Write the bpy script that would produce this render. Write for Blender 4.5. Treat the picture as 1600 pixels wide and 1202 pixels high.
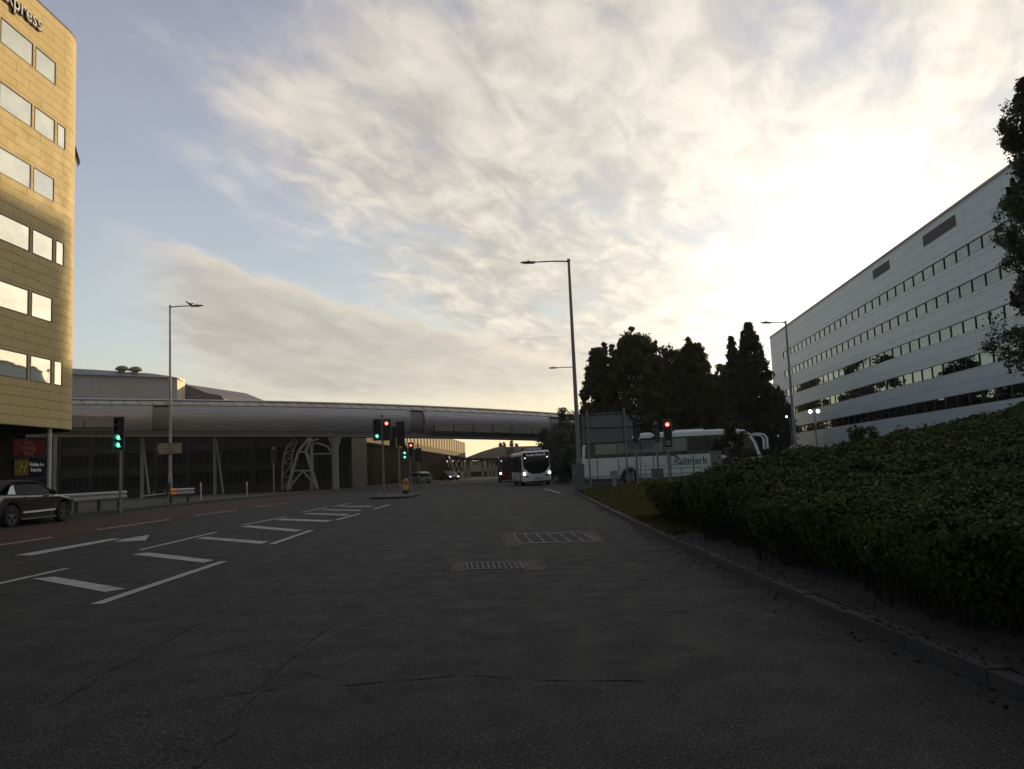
import bpy, bmesh, math, random
import numpy as np
from mathutils import Vector, Matrix, Euler

R = math.radians
scene = bpy.context.scene
for o in list(bpy.data.objects):
    bpy.data.objects.remove(o, do_unlink=True)
COL = scene.collection

# ------------------------------------------------------------------ camera
FPX = 1280.0                      # focal length in pixels of the 1600 px wide photograph
CAM = Vector((0.0, 0.0, 1.40))
PITCH, ROLL, YAW = 5.9, -2.5, -1.39
cam_data = bpy.data.cameras.new('camera')
cam = bpy.data.objects.new('camera', cam_data)
COL.objects.link(cam)
cam_data.sensor_width = 36.0
cam_data.lens = 36.0 * FPX / 1600.0
cam_data.clip_start = 0.05
cam_data.clip_end = 6000.0
cam.location = CAM
CROT = Matrix.Rotation(R(YAW), 3, 'Z') @ Matrix.Rotation(R(90 + PITCH), 3, 'X') @ Matrix.Rotation(R(ROLL), 3, 'Z')
cam.rotation_euler = CROT.to_euler()
scene.camera = cam
scene.render.resolution_x, scene.render.resolution_y = 1024, 769

scene.view_settings.view_transform = 'Standard'
scene.view_settings.look = 'None'
scene.view_settings.exposure = 0.0
scene.view_settings.gamma = 1.0

# ------------------------------------------------------------------ node helper
class NT:
    """tiny expression builder for node trees"""
    def __init__(self, tree):
        self.t, self.n, self.l = tree, tree.nodes, tree.links
    def new(self, typ, **kw):
        nd = self.n.new(typ)
        for k, v in kw.items():
            setattr(nd, k, v)
        return nd
    def put(self, sock, v):
        if isinstance(v, bpy.types.NodeSocket):
            self.l.new(v, sock)
        elif isinstance(v, (tuple, list)):
            v = tuple(v)
            try:
                sock.default_value = v
            except Exception:
                sock.default_value = v + (1.0,)
        else:
            sock.default_value = v
    def m(self, op, a, b=0.0, c=0.0, clamp=False):
        nd = self.new('ShaderNodeMath', operation=op, use_clamp=clamp)
        for i, v in enumerate((a, b, c)):
            if i < len(nd.inputs):
                self.put(nd.inputs[i], v)
        return nd.outputs[0]
    def add(self, a, b): return self.m('ADD', a, b)
    def sub(self, a, b): return self.m('SUBTRACT', a, b)
    def mul(self, a, b): return self.m('MULTIPLY', a, b)
    def div(self, a, b): return self.m('DIVIDE', a, b)
    def mn(self, a, b): return self.m('MINIMUM', a, b)
    def mx(self, a, b): return self.m('MAXIMUM', a, b)
    def step(self, x, lo, hi, a=0.0, b=1.0, smooth=True):
        nd = self.new('ShaderNodeMapRange', interpolation_type='SMOOTHSTEP' if smooth else 'LINEAR', clamp=True)
        for k, v in zip(('Value', 'From Min', 'From Max', 'To Min', 'To Max'), (x, lo, hi, a, b)):
            self.put(nd.inputs[k], v)
        return nd.outputs['Result']
    def mix(self, f, a, b, blend='MIX'):
        nd = self.new('ShaderNodeMix', data_type='RGBA', blend_type=blend)
        nd.clamp_factor = True
        self.put(nd.inputs[0], f)
        self.put(nd.inputs[6], a if not (isinstance(a, tuple) and len(a) == 3) else a + (1.0,))
        self.put(nd.inputs[7], b if not (isinstance(b, tuple) and len(b) == 3) else b + (1.0,))
        return nd.outputs[2]
    def ramp(self, f, stops, interp='LINEAR'):
        nd = self.new('ShaderNodeValToRGB')
        cr = nd.color_ramp
        cr.interpolation = interp
        while len(cr.elements) < len(stops):
            cr.elements.new(0.5)
        for e, (p, c) in zip(cr.elements, stops):
            e.position = p
            e.color = (c if isinstance(c, tuple) else (c, c, c)) + (1.0,)
        self.put(nd.inputs[0], f)
        return nd.outputs[0]
    def noise(self, vec, scale, detail=4.0, rough=0.55, dist=0.0, lac=2.0):
        nd = self.new('ShaderNodeTexNoise')
        if vec is not None:
            self.put(nd.inputs['Vector'], vec)
        for k, v in (('Scale', scale), ('Detail', detail), ('Roughness', rough), ('Distortion', dist), ('Lacunarity', lac)):
            self.put(nd.inputs[k], v)
        return nd.outputs['Fac']
    def xyz(self, x, y, z):
        nd = self.new('ShaderNodeCombineXYZ')
        for s, v in zip(nd.inputs, (x, y, z)):
            self.put(s, v)
        return nd.outputs[0]
    def sep(self, v):
        nd = self.new('ShaderNodeSeparateXYZ')
        self.put(nd.inputs[0], v)
        return nd.outputs[0], nd.outputs[1], nd.outputs[2]

# ------------------------------------------------------------------ sky and sun
SUN_AZ, SUN_EL = 34.2, 3.9        # degrees clockwise from +Y, degrees above the horizon
SUN_DIR = Vector((math.sin(R(SUN_AZ)) * math.cos(R(SUN_EL)), math.cos(R(SUN_AZ)) * math.cos(R(SUN_EL)), math.sin(R(SUN_EL))))
world = bpy.data.worlds.new('World')
scene.world = world
world.use_nodes = True
k = NT(world.node_tree)
out = [n for n in k.n if n.type == 'OUTPUT_WORLD'][0]
bg = [n for n in k.n if n.type == 'BACKGROUND'][0]
sky = k.new('ShaderNodeTexSky', sky_type='NISHITA', sun_disc=False)
sky.sun_elevation, sky.sun_rotation = R(SUN_EL), R(SUN_AZ)
k.l.new(sky.outputs[0], bg.inputs[0])
bg.inputs[1].default_value = 0.12
tc = k.new('ShaderNodeTexCoord').outputs['Generated']
dx, dy, dz = k.sep(tc)
el = k.m('ARCSINE', dz)                                   # radians
az = k.m('ARCTAN2', dx, dy)
zp = k.mx(dz, 0.0)
# closeness to the sun
dotn = k.new('ShaderNodeVectorMath', operation='DOT_PRODUCT')
k.put(dotn.inputs[0], tc); dotn.inputs[1].default_value = SUN_DIR
ang = k.m('ARCCOSINE', k.mn(dotn.outputs['Value'], 1.0))  # radians from the sun
# the brightest cloud glow sits a little above and left of the hidden sun
GLOW = Vector((math.sin(R(25)) * math.cos(R(9.5)), math.cos(R(25)) * math.cos(R(9.5)), math.sin(R(9.5))))
dotg = k.new('ShaderNodeVectorMath', operation='DOT_PRODUCT')
k.put(dotg.inputs[0], tc); dotg.inputs[1].default_value = GLOW
angg = k.m('ARCCOSINE', k.mn(dotg.outputs['Value'], 1.0))
glow = k.m('EXPONENT', k.mul(angg, -1.0 / R(8.5)))
glow2 = k.m('EXPONENT', k.mul(ang, -1.0 / R(30.0)))
# clear air: veil colour by height
veil = k.ramp(k.mul(el, 1.0 / R(90)), [(0.0, (1.95, 1.70, 1.12)), (0.04, (1.30, 1.20, 0.92)), (0.07, (0.98, 0.98, 0.88)), (0.10, (0.84, 0.95, 1.0)), (0.22, (0.63, 0.68, 0.85)), (0.40, (0.45, 0.44, 0.58)), (1.0, (0.30, 0.32, 0.45))])
veil = k.mix(1.0, veil, k.mix(glow, (0, 0, 0), (1.0, 1.1, 1.15)), 'ADD')
# cloud layer, laid out on a plane overhead
den = k.add(zp, 0.16)
px_, py_ = k.div(dx, den), k.div(dy, den)
ca, sa = math.cos(R(24)), math.sin(R(24))
su = k.sub(k.mul(px_, ca), k.mul(py_, sa))               # across the streaks
sv = k.add(k.mul(px_, sa), k.mul(py_, ca))               # along the streaks
vec = k.xyz(k.mul(su, 1.0), k.mul(sv, 0.38), 3.7)
vec2 = k.xyz(k.mul(su, 1.0), k.mul(sv, 0.55), 9.1)
n_big = k.noise(k.xyz(px_, py_, 1.3), 1.3, 4, 0.5, 0.4)
n_mid = k.noise(vec, 3.6, 9, 0.58, 0.45)
n_fine = k.noise(vec2, 11.0, 7, 0.58, 0.5)
# where the deck lies: az / el of its edge
edge = k.ramp(k.mul(el, 1.0 / R(60)), [(0.0, 0.30), (0.14, 0.32), (0.24, 0.365), (0.32, 0.300), (0.42, 0.258), (0.52, 0.315), (0.62, 0.47), (0.75, 0.62), (1.0, 0.75)])  # (az+90deg)/180deg*1.3-0.15 style, see below
azn = k.add(k.mul(az, 1.0 / R(120)), 0.5)                # -60deg -> 0, +60deg -> 1
main = k.step(k.sub(azn, edge), -0.06, 0.20)
bias = k.add(k.add(k.mul(k.sub(n_big, 0.5), 1.2), k.mul(k.sub(n_mid, 0.5), 2.6)), k.mul(k.sub(n_fine, 0.5), 0.7))
cov = k.add(main, k.mul(bias, 0.80))
d_main = k.mul(k.mul(k.step(cov, 0.28, 1.05), k.step(main, 0.0, 0.25)), k.step(el, R(3.0), R(7.5)))
# low grey bank on the left, slanting down to the right
top = k.sub(k.add(k.mul(az, -0.30), R(9.6)), el)         # >0 below its upper edge
bot = k.sub(el, k.add(k.mul(az, -0.75), R(-9.5)))        # >0 above its lower edge
n_e = k.noise(k.xyz(k.mul(az, 1.0), k.mul(el, 2.2), 5.0), 16.0, 6, 0.6, 0.6)
wob = k.mul(k.sub(n_e, 0.5), 0.055)
d_low = k.mul(k.step(k.add(top, k.mul(wob, 0.6)), 0.0, 0.018), k.step(k.add(bot, k.mul(wob, 1.6)), -0.01, 0.075))
d_low = k.mul(d_low, k.step(az, R(-27), R(-19)))
d_low = k.mul(k.mul(d_low, k.step(az, R(16), R(2))), k.step(el, R(3.6), R(6.5)))
# small stray wisps in the clear part
n_w = k.noise(k.xyz(k.mul(az, 1.0), k.mul(el, 3.2), 12.0), 5.5, 6, 0.55, 0.3)
d_w = k.mul(k.step(n_w, 0.62, 0.78), 0.55)
dens = k.mx(k.mx(d_main, k.mul(d_low, 0.93)), d_w)
# cloud brightness: grey bellies, pale crests, blazing towards the sun
lum = k.add(k.mul(n_fine, 0.75), k.mul(n_mid, 0.55))
crest = k.step(lum, 0.46, 0.88)
ccol = k.mix(crest, (0.37, 0.355, 0.345), (0.82, 0.755, 0.665))
ccol = k.mix(k.step(el, R(12), R(32), 0, 0.35), ccol, (0.62, 0.57, 0.565))
rim = k.mul(d_low, k.step(k.add(top, k.mul(wob, 0.6)), 0.03, 0.005))
ccol = k.mix(k.mul(d_low, 0.72), ccol, k.mix(k.step(n_mid, 0.3, 0.7), (0.42, 0.40, 0.37), (0.54, 0.51, 0.46)))
ccol = k.mix(k.mul(rim, 0.8), ccol, (0.85, 0.74, 0.58))
ccol = k.mix(1.0, ccol, k.mix(glow2, (0, 0, 0), (0.24, 0.21, 0.15)), 'ADD')
ccol = k.mix(1.0, ccol, k.mix(glow, (0, 0, 0), (1.75, 1.67, 1.42)), 'ADD')
fac = k.add(0.55, k.mul(dens, 0.40))
vcol = k.mix(dens, veil, ccol)
# away from the sunset the sky is much dimmer
dim = k.step(dotn.outputs['Value'], -0.6, 0.30, 0.0, 1.0)
vcol = k.mix(1.0, vcol, k.mix(dim, (0.27, 0.35, 0.43), (1, 1, 1)), 'MULTIPLY')
k.put(bg.inputs[1], k.add(0.05, k.mul(dim, 0.07)))
bg2 = k.new('ShaderNodeBackground')
k.put(bg2.inputs[0], vcol); bg2.inputs[1].default_value = 1.0
mixs = k.new('ShaderNodeMixShader')
k.put(mixs.inputs[0], fac)
k.l.new(bg.outputs[0], mixs.inputs[1]); k.l.new(bg2.outputs[0], mixs.inputs[2])
k.l.new(mixs.outputs[0], out.inputs[0])

sun_data = bpy.data.lights.new('sun', 'SUN')
sun_data.energy = 5.0
sun_data.angle = R(0.5)
sun_data.color = (1.0, 0.72, 0.38)
sun = bpy.data.objects.new('sun', sun_data)
COL.objects.link(sun)
sun.rotation_euler = SUN_DIR.to_track_quat('Z', 'Y').to_euler()

# ------------------------------------------------------------------ placing
def ray(px, py):
    return CROT @ Vector(((px - 800.0) / FPX, -(py - 601.0) / FPX, -1.0))
def at(px, py, Y):
    """world point seen at a photograph pixel, at the distance Y down the road"""
    d = ray(px, py)
    return CAM + d * ((Y - CAM.y) / d.y)
def sstep(a, b, t):
    t = min(1.0, max(0.0, (t - a) / (b - a)))
    return t * t * (3 - 2 * t)
def gz(x, y):
    """height of the carriageway: it climbs gently to the left"""
    return 0.025 * min(14.0, max(0.0, -x - 1.5)) * (1.0 - 0.7 * sstep(35, 85, y))
def kerb_x(y):
    """line of the right-hand kerb"""
    return float(np.interp(y, [0, 8, 11, 15, 20, 27, 35, 44.5, 51], [2.86, 2.87, 2.92, 3.02, 3.18, 3.41, 3.76, 4.12, 4.35])) + (max(0.0, y - 46.0) ** 2) * 0.30
def verge_z(x, y):
    e = x - kerb_x(min(y, 47.5)) - 0.3
    return 0.092 + 0.088 * min(9.0, max(0.0, e))

# ------------------------------------------------------------------ mesh builder
class MB:
    def __init__(self):
        self.v, self.f, self.mi, self.uv = [], [], [], {}
    def poly(self, pts, mi=0):
        b = len(self.v)
        self.v += [tuple(p) for p in pts]
        self.f.append(tuple(range(b, b + len(pts))))
        self.mi.append(mi)
        return self
    def hexa(self, p, mi=0):
        """8 corners: bottom 4 (ccw from above) then top 4"""
        b = len(self.v)
        self.v += [tuple(q) for q in p]
        for f in ((3, 2, 1, 0), (4, 5, 6, 7), (0, 1, 5, 4), (1, 2, 6, 5), (2, 3, 7, 6), (3, 0, 4, 7)):
            self.f.append(tuple(b + i for i in f)); self.mi.append(mi)
        return self
    def box(self, x0, x1, y0, y1, z0, z1, mi=0):
        return self.hexa([(x0, y0, z0), (x1, y0, z0), (x1, y1, z0), (x0, y1, z0), (x0, y0, z1), (x1, y0, z1), (x1, y1, z1), (x0, y1, z1)], mi)
    def cbox(self, c, s, mi=0):
        return self.box(c[0] - s[0] / 2, c[0] + s[0] / 2, c[1] - s[1] / 2, c[1] + s[1] / 2, c[2] - s[2] / 2, c[2] + s[2] / 2, mi)
    def bar(self, a, b, w, h, mi=0, up=(0, 0, 1)):
        a, b = Vector(a), Vector(b)
        d = (b - a).normalized()
        up = Vector(up)
        if abs(d.dot(up)) > 0.97:
            up = Vector((0, 1, 0))
        s = d.cross(up).normalized()
        u = s.cross(d).normalized()
        q = []
        for P in (a, b):
            for i, j in ((-1, -1), (1, -1), (1, 1), (-1, 1)):
                q.append(P + s * (i * w / 2) + u * (j * h / 2))
        bb = len(self.v)
        self.v += [tuple(p) for p in q]
        for f in ((0, 1, 2, 3), (7, 6, 5, 4), (4, 5, 1, 0), (5, 6, 2, 1), (6, 7, 3, 2), (7, 4, 0, 3)):
            self.f.append(tuple(bb + i for i in f)); self.mi.append(mi)
        return self
    def tube(self, pts, rad, n=10, mi=0, cap=True):
        pts = [Vector(p) for p in pts]
        if not isinstance(rad, (list, tuple)):
            rad = [rad] * len(pts)
        b = len(self.v)
        ref = None
        for i, p in enumerate(pts):
            d = (pts[min(i + 1, len(pts) - 1)] - pts[max(i - 1, 0)])
            d = d.normalized() if d.length > 1e-9 else Vector((0, 0, 1))
            if ref is None:
                ref = Vector((1, 0, 0)) if abs(d.x) < 0.9 else Vector((0, 1, 0))
            s = (ref - d * ref.dot(d)).normalized()
            ref = s
            u = d.cross(s)
            for j in range(n):
                a = 2 * math.pi * j / n
                self.v.append(tuple(p + (s * math.cos(a) + u * math.sin(a)) * rad[i]))
        for i in range(len(pts) - 1):
            for j in range(n):
                self.f.append((b + i * n + j, b + i * n + (j + 1) % n, b + (i + 1) * n + (j + 1) % n, b + (i + 1) * n + j)); self.mi.append(mi)
        if cap:
            self.f.append(tuple(b + j for j in range(n - 1, -1, -1))); self.mi.append(mi)
            e = b + (len(pts) - 1) * n
            self.f.append(tuple(e + j for j in range(n))); self.mi.append(mi)
        return self
    def loft(self, rings, mi=0, closed=True, cap=True):
        n = len(rings[0]); b = len(self.v)
        for r in rings:
            self.v += [tuple(p) for p in r]
        for i in range(len(rings) - 1):
            for j in range(n if closed else n - 1):
                self.f.append((b + i * n + j, b + i * n + (j + 1) % n, b + (i + 1) * n + (j + 1) % n, b + (i + 1) * n + j)); self.mi.append(mi)
        if cap and closed:
            self.f.append(tuple(b + j for j in range(n - 1, -1, -1))); self.mi.append(mi)
            e = b + (len(rings) - 1) * n
            self.f.append(tuple(e + j for j in range(n))); self.mi.append(mi)
        return self
    def prism(self, outline, t0, t1, axis='y', mi=0):
        """outline of 2-D points extruded along an axis"""
        def P(a, b, t):
            return {'y': (a, t, b), 'x': (t, a, b), 'z': (a, b, t)}[axis]
        return self.loft([[P(a, b, t0) for a, b in outline], [P(a, b, t1) for a, b in outline]], mi)
    def build(self, name, mats, parent=None, smooth=None, bevel=0.0, loc=None, rot=None):
        me = bpy.data.meshes.new(name)
        me.from_pydata(self.v, [], self.f)
        mats = mats if isinstance(mats, (list, tuple)) else [mats]
        for m_ in mats:
            me.materials.append(m_)
        if len(mats) > 1:
            me.polygons.foreach_set('material_index', self.mi)
        bm = bmesh.new(); bm.from_mesh(me)
        bmesh.ops.recalc_face_normals(bm, faces=bm.faces)
        bm.to_mesh(me); bm.free()
        if smooth is not None:
            me.polygons.foreach_set('use_smooth', [True] * len(me.polygons))
            me.set_sharp_from_angle(angle=R(smooth))
        me.update()
        o = bpy.data.objects.new(name, me)
        COL.objects.link(o)
        if parent is not None:
            o.parent = parent
        if loc is not None: o.location = loc
        if rot is not None: o.rotation_euler = rot
        if bevel > 0:
            md = o.modifiers.new('bevel', 'BEVEL')
            md.width = bevel; md.segments = 2; md.limit_method = 'ANGLE'; md.angle_limit = R(40)
        return o

def tag(o, label, cat, group=None):
    o['label'] = label; o['category'] = cat
    if group: o['group'] = group
    return o
def struct(o):
    o['kind'] = 'structure'; return o
def thing(name, label, cat, loc=(0, 0, 0), rz=0.0, group=None, rx=0.0, ry=0.0):
    o = bpy.data.objects.new(name, None); COL.objects.link(o)
    o.empty_display_size = 0.3
    o.location = loc; o.rotation_euler = (rx, ry, rz)
    return tag(o, label, cat, group)
def dup(root, loc, rz=None, label=None):
    """copy of a thing with copies of its parts and their parts"""
    r = root.copy(); COL.objects.link(r); r.location = loc
    if rz is not None: r.rotation_euler = (root.rotation_euler.x, root.rotation_euler.y, rz)
    if label: r['label'] = label
    for ch in list(root.children):
        c = ch.copy(); COL.objects.link(c); c.parent = r
        for g in list(ch.children):
            d = g.copy(); COL.objects.link(d); d.parent = c
    return r
def text_obj(name, s, size, mat_, parent=None, mtx=None, extrude=0.006, align='CENTER', xscale=1.0, shear=0.0, bold=0.0):
    cu = bpy.data.curves.new(name, 'FONT')
    cu.body = s; cu.size = size; cu.extrude = extrude; cu.align_x = align; cu.align_y = 'CENTER'; cu.shear = shear; cu.offset = bold
    cu.resolution_u = 3
    t = bpy.data.objects.new(name + '_curve', cu); COL.objects.link(t)
    dg = bpy.context.evaluated_depsgraph_get()
    me = bpy.data.meshes.new_from_object(t.evaluated_get(dg))
    bpy.data.objects.remove(t, do_unlink=True); bpy.data.curves.remove(cu)
    me.name = name
    M = (mtx or Matrix.Identity(4)) @ Matrix.Diagonal((xscale, 1, 1, 1))
    me.transform(M)
    me.materials.clear(); me.materials.append(mat_)
    o = bpy.data.objects.new(name, me); COL.objects.link(o)
    if parent is not None: o.parent = parent
    return o
def frame_m(origin, xaxis, yaxis):
    """matrix whose local x and y lie along the given axes"""
    x = Vector(xaxis).normalized(); y = Vector(yaxis).normalized(); z = x.cross(y)
    m_ = Matrix((x, y, z)).transposed().to_4x4()
    m_.translation = Vector(origin)
    return m_
def circle(cx, cy, r, n=16, a0=0.0):
    return [(cx + r * math.cos(a0 + 2 * math.pi * i / n), cy + r * math.sin(a0 + 2 * math.pi * i / n)) for i in range(n)]
def rrect(x0, x1, y0, y1, r, n=4):
    p = []
    for cx, cy, a in ((x1 - r, y1 - r, 0), (x0 + r, y1 - r, 90), (x0 + r, y0 + r, 180), (x1 - r, y0 + r, 270)):
        for i in range(n + 1):
            t = R(a + 90.0 * i / n)
            p.append((cx + r * math.cos(t), cy + r * math.sin(t)))
    return p

# ------------------------------------------------------------------ materials
def mat(name, base, rough=0.6, metal=0.0, var=0.15, scale=3.0, bump=0.0, bscale=40.0, spec=0.5, coord='Object', stretch=(1, 1, 1), dirt=0.0, dirtcol=(0.05, 0.045, 0.035)):
    m_ = bpy.data.materials.new(name); m_.use_nodes = True
    k = NT(m_.node_tree)
    b = k.n['Principled BSDF']
    co = k.new('ShaderNodeTexCoord').outputs[coord]
    mp = k.new('ShaderNodeMapping'); k.put(mp.inputs[0], co); mp.inputs['Scale'].default_value = stretch
    co = mp.outputs[0]
    n1 = k.noise(co, scale, 6, 0.6)
    c = k.mix(k.step(n1, 0.25, 0.75), tuple(v * (1 - var) for v in base), tuple(min(1.0, v * (1 + var)) for v in base))
    if dirt > 0:
        n2 = k.noise(co, scale * 0.6, 7, 0.65, 0.5)
        c = k.mix(k.mul(k.step(n2, 0.48, 0.75), dirt), c, dirtcol)
    k.put(b.inputs['Base Color'], c)
    k.put(b.inputs['Roughness'], k.step(n1, 0.2, 0.8, max(0.02, rough * 0.85), min(1.0, rough * 1.15)))
    b.inputs['Metallic'].default_value = metal
    b.inputs['Specular IOR Level'].default_value = spec
    if bump > 0:
        bn = k.new('ShaderNodeBump'); bn.inputs['Strength'].default_value = bump; bn.inputs['Distance'].default_value = 0.02
        k.put(bn.inputs['Height'], k.noise(co, bscale, 3, 0.6))
        k.l.new(bn.outputs[0], b.inputs['Normal'])
    return m_
def emit(name, col, strength, rough=0.3):
    m_ = bpy.data.materials.new(name); m_.use_nodes = True
    b = m_.node_tree.nodes['Principled BSDF']
    b.inputs['Base Color'].default_value = tuple(c * 0.5 for c in col) + (1,)
    b.inputs['Emission Color'].default_value = tuple(col) + (1,)
    b.inputs['Emission Strength'].default_value = strength
    b.inputs['Roughness'].default_value = rough
    return m_
def mirror_glass(name, tint, rough=0.03, wav=0.02, wscale=0.6, metal=1.0, spec=0.5):
    m_ = bpy.data.materials.new(name); m_.use_nodes = True
    k = NT(m_.node_tree); b = k.n['Principled BSDF']
    co = k.new('ShaderNodeTexCoord').outputs['Object']
    n1 = k.noise(co, wscale, 2, 0.5)
    k.put(b.inputs['Base Color'], k.mix(n1, tuple(v * 0.9 for v in tint), tuple(min(1, v * 1.1) for v in tint)))
    b.inputs['Metallic'].default_value = metal
    b.inputs['Roughness'].default_value = rough
    b.inputs['Specular IOR Level'].default_value = spec
    bn = k.new('ShaderNodeBump'); bn.inputs['Strength'].default_value = wav; bn.inputs['Distance'].default_value = 0.3
    k.put(bn.inputs['Height'], n1); k.l.new(bn.outputs[0], b.inputs['Normal'])
    return m_

M = {}
M['white_paint'] = mat('white_paint', (0.50, 0.50, 0.48), 0.55, var=0.06, dirt=0.25)
M['coach_white'] = mat('coach_white', (0.80, 0.85, 0.88), 0.22, var=0.04, scale=1.2, dirt=0.15)
M['bus_white'] = mat('bus_white', (0.80, 0.83, 0.86), 0.22, var=0.04, scale=1.2, dirt=0.1)
M['black'] = mat('black', (0.012, 0.012, 0.013), 0.45, var=0.2)
M['black_gloss'] = mat('black_gloss', (0.008, 0.008, 0.010), 0.06, var=0.1)
M['rubber'] = mat('rubber', (0.015, 0.015, 0.015), 0.8, var=0.2)
M['galv'] = mat('galvanised_steel', (0.30, 0.31, 0.32), 0.5, 0.6, var=0.15, scale=8, dirt=0.2)
M['pole_grey'] = mat('pole_grey', (0.22, 0.22, 0.235), 0.5, 0.3, var=0.12, scale=6)
M['dark_steel'] = mat('dark_steel', (0.06, 0.06, 0.065), 0.5, 0.4, var=0.2)
M['alloy'] = mat('alloy', (0.55, 0.56, 0.58), 0.25, 0.9, var=0.08)
M['car_paint'] = mat('car_paint', (0.13, 0.135, 0.125), 0.16, 0.75, var=0.05, scale=2)
M['chrome'] = mat('chrome', (0.75, 0.76, 0.76), 0.12, 1.0, var=0.03)
M['fabric'] = mat('soft_top_fabric', (0.018, 0.018, 0.019), 0.85, var=0.25, scale=20, bump=0.2, bscale=200)
M['car_glass'] = mirror_glass('car_glass', (0.015, 0.017, 0.018), 0.03, 0.0, metal=0.0, spec=0.3)
M['red_lens'] = emit('red_lens', (0.25, 0.01, 0.01), 0.12)
M['lamp_off'] = mat('lamp_lens', (0.5, 0.52, 0.53), 0.15, var=0.05)
M['head_white'] = emit('headlight_glow', (1.0, 0.98, 0.93), 14.0)
M['marker'] = emit('marker_glow', (1.0, 0.97, 0.90), 2.5)
M['sig_red'] = emit('signal_red', (1.0, 0.06, 0.04), 2.6)
M['sig_core'] = emit('signal_red_core', (1.0, 0.55, 0.38), 3.0)
M['sig_green'] = emit('signal_green', (0.02, 0.75, 0.42), 1.5)
M['sig_green_core'] = emit('signal_green_core', (0.45, 1.0, 0.75), 2.0)
M['sig_off'] = mat('signal_lens_dark', (0.02, 0.015, 0.012), 0.25)
M['amber'] = emit('bollard_amber', (0.60, 0.26, 0.01), 0.10)
M['reflect_orange'] = mat('orange_reflector', (0.75, 0.24, 0.03), 0.4)
M['sign_white'] = mat('sign_white', (0.23, 0.24, 0.24), 0.5, var=0.05, dirt=0.2)
M['sign_back'] = mat('sign_back', (0.16, 0.18, 0.19), 0.55, 0.2, var=0.12)
M['letter_black'] = mat('letter_black', (0.01, 0.01, 0.012), 0.5)
M['letter_white'] = mat('letter_white', (0.75, 0.75, 0.72), 0.5)
M['logo_blue'] = mat('coach_lettering', (0.02, 0.03, 0.05), 0.4)
M['panel_line'] = mat('panel_gap', (0.03, 0.04, 0.05), 0.6)
M['blue_grey'] = mat('cabinet_grey', (0.15, 0.17, 0.18), 0.55, 0.1, var=0.15, scale=5, dirt=0.25)
M['green_cab'] = mat('cabinet_green', (0.16, 0.21, 0.18), 0.55, var=0.15, scale=5)
M['concrete'] = mat('concrete', (0.30, 0.295, 0.28), 0.85, var=0.18, scale=1.5, bump=0.3, bscale=60, dirt=0.3)
M['kerbstone'] = mat('kerbstone', (0.038, 0.037, 0.034), 0.85, var=0.2, scale=3, bump=0.4, bscale=90, dirt=0.5)
M['soil'] = mat('soil', (0.018, 0.016, 0.012), 0.95, var=0.4, scale=6, bump=0.8, bscale=30)
M['bark'] = mat('bark', (0.06, 0.05, 0.038), 0.9, var=0.3, scale=12, bump=0.6, bscale=25)

# ================================================================== ground, road, kerbs
def asphalt(name, base, tint_var=0.20, rough=0.75):
    m_ = bpy.data.materials.new(name); m_.use_nodes = True
    k = NT(m_.node_tree); b = k.n['Principled BSDF']
    co = k.new('ShaderNodeTexCoord').outputs['Object']
    grain = k.noise(co, 90.0, 2, 0.7)
    fine = k.noise(co, 240.0, 1, 0.5)
    mid = k.noise(co, 2.2, 6, 0.65, 0.4)
    big = k.noise(co, 0.35, 5, 0.6, 0.6)
    mp = k.new('ShaderNodeMapping'); k.put(mp.inputs[0], co); mp.inputs['Scale'].default_value = (0.9, 0.05, 1)
    track = k.noise(mp.outputs[0], 1.0, 3, 0.5)
    v = k.add(k.add(k.mul(k.sub(mid, 0.5), 0.7), k.mul(k.sub(big, 0.5), 0.9)), k.mul(k.sub(track, 0.5), 1.5))
    c = k.mix(k.step(v, -0.4, 0.4), tuple(x * (1 - tint_var) for x in base), tuple(x * (1 + tint_var) for x in base))
    c = k.mix(k.step(grain, 0.52, 0.66), c, tuple(x * 5.0 for x in base))
    c = k.mix(k.step(k.noise(co, 38.0, 2, 0.6), 0.58, 0.66), c, tuple(x * 4.0 for x in base))
    c = k.mix(k.mul(k.step(k.noise(co, 0.9, 5, 0.7, 0.8), 0.60, 0.72), 0.55), c, tuple(x * 0.4 for x in base))
    c = k.mix(k.step(grain, 0.47, 0.33), c, tuple(x * 0.25 for x in base))
    vo = k.new('ShaderNodeTexVoronoi', feature='DISTANCE_TO_EDGE')
    k.put(vo.inputs['Vector'], k.xyz(k.add(k.sep(co)[0], k.mul(k.sub(mid, 0.5), 0.8)), k.sep(co)[1], 0.0)); vo.inputs['Scale'].default_value = 0.22
    crack = k.mul(k.step(vo.outputs['Distance'], 0.010, 0.002), k.step(big, 0.52, 0.62))
    c = k.mix(k.mul(crack, 0.75), c, (0.008, 0.008, 0.008))
    k.put(b.inputs['Base Color'], c)
    k.put(b.inputs['Roughness'], k.step(mid, 0.3, 0.7, rough - 0.08, rough + 0.1))
    b.inputs['Specular IOR Level'].default_value = 0.09
    bn = k.new('ShaderNodeBump'); bn.inputs['Strength'].default_value = 0.55; bn.inputs['Distance'].default_value = 0.012
    k.put(bn.inputs['Height'], k.add(k.mul(grain, 1.0), k.mul(fine, 0.4))); k.l.new(bn.outputs[0], b.inputs['Normal'])
    return m_
M['asphalt'] = asphalt('asphalt', (0.0190, 0.0200, 0.0194), rough=0.72)
M['asphalt_side'] = asphalt('asphalt_side_road', (0.024, 0.024, 0.024))
M['asphalt_patch'] = asphalt('asphalt_patch', (0.050, 0.044, 0.040))
M['asphalt_worn'] = asphalt('asphalt_worn', (0.030, 0.030, 0.030))
M['red_surface'] = asphalt('red_surfacing', (0.035, 0.0185, 0.0172))
M['paving'] = asphalt('paving', (0.040, 0.039, 0.037))
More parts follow.
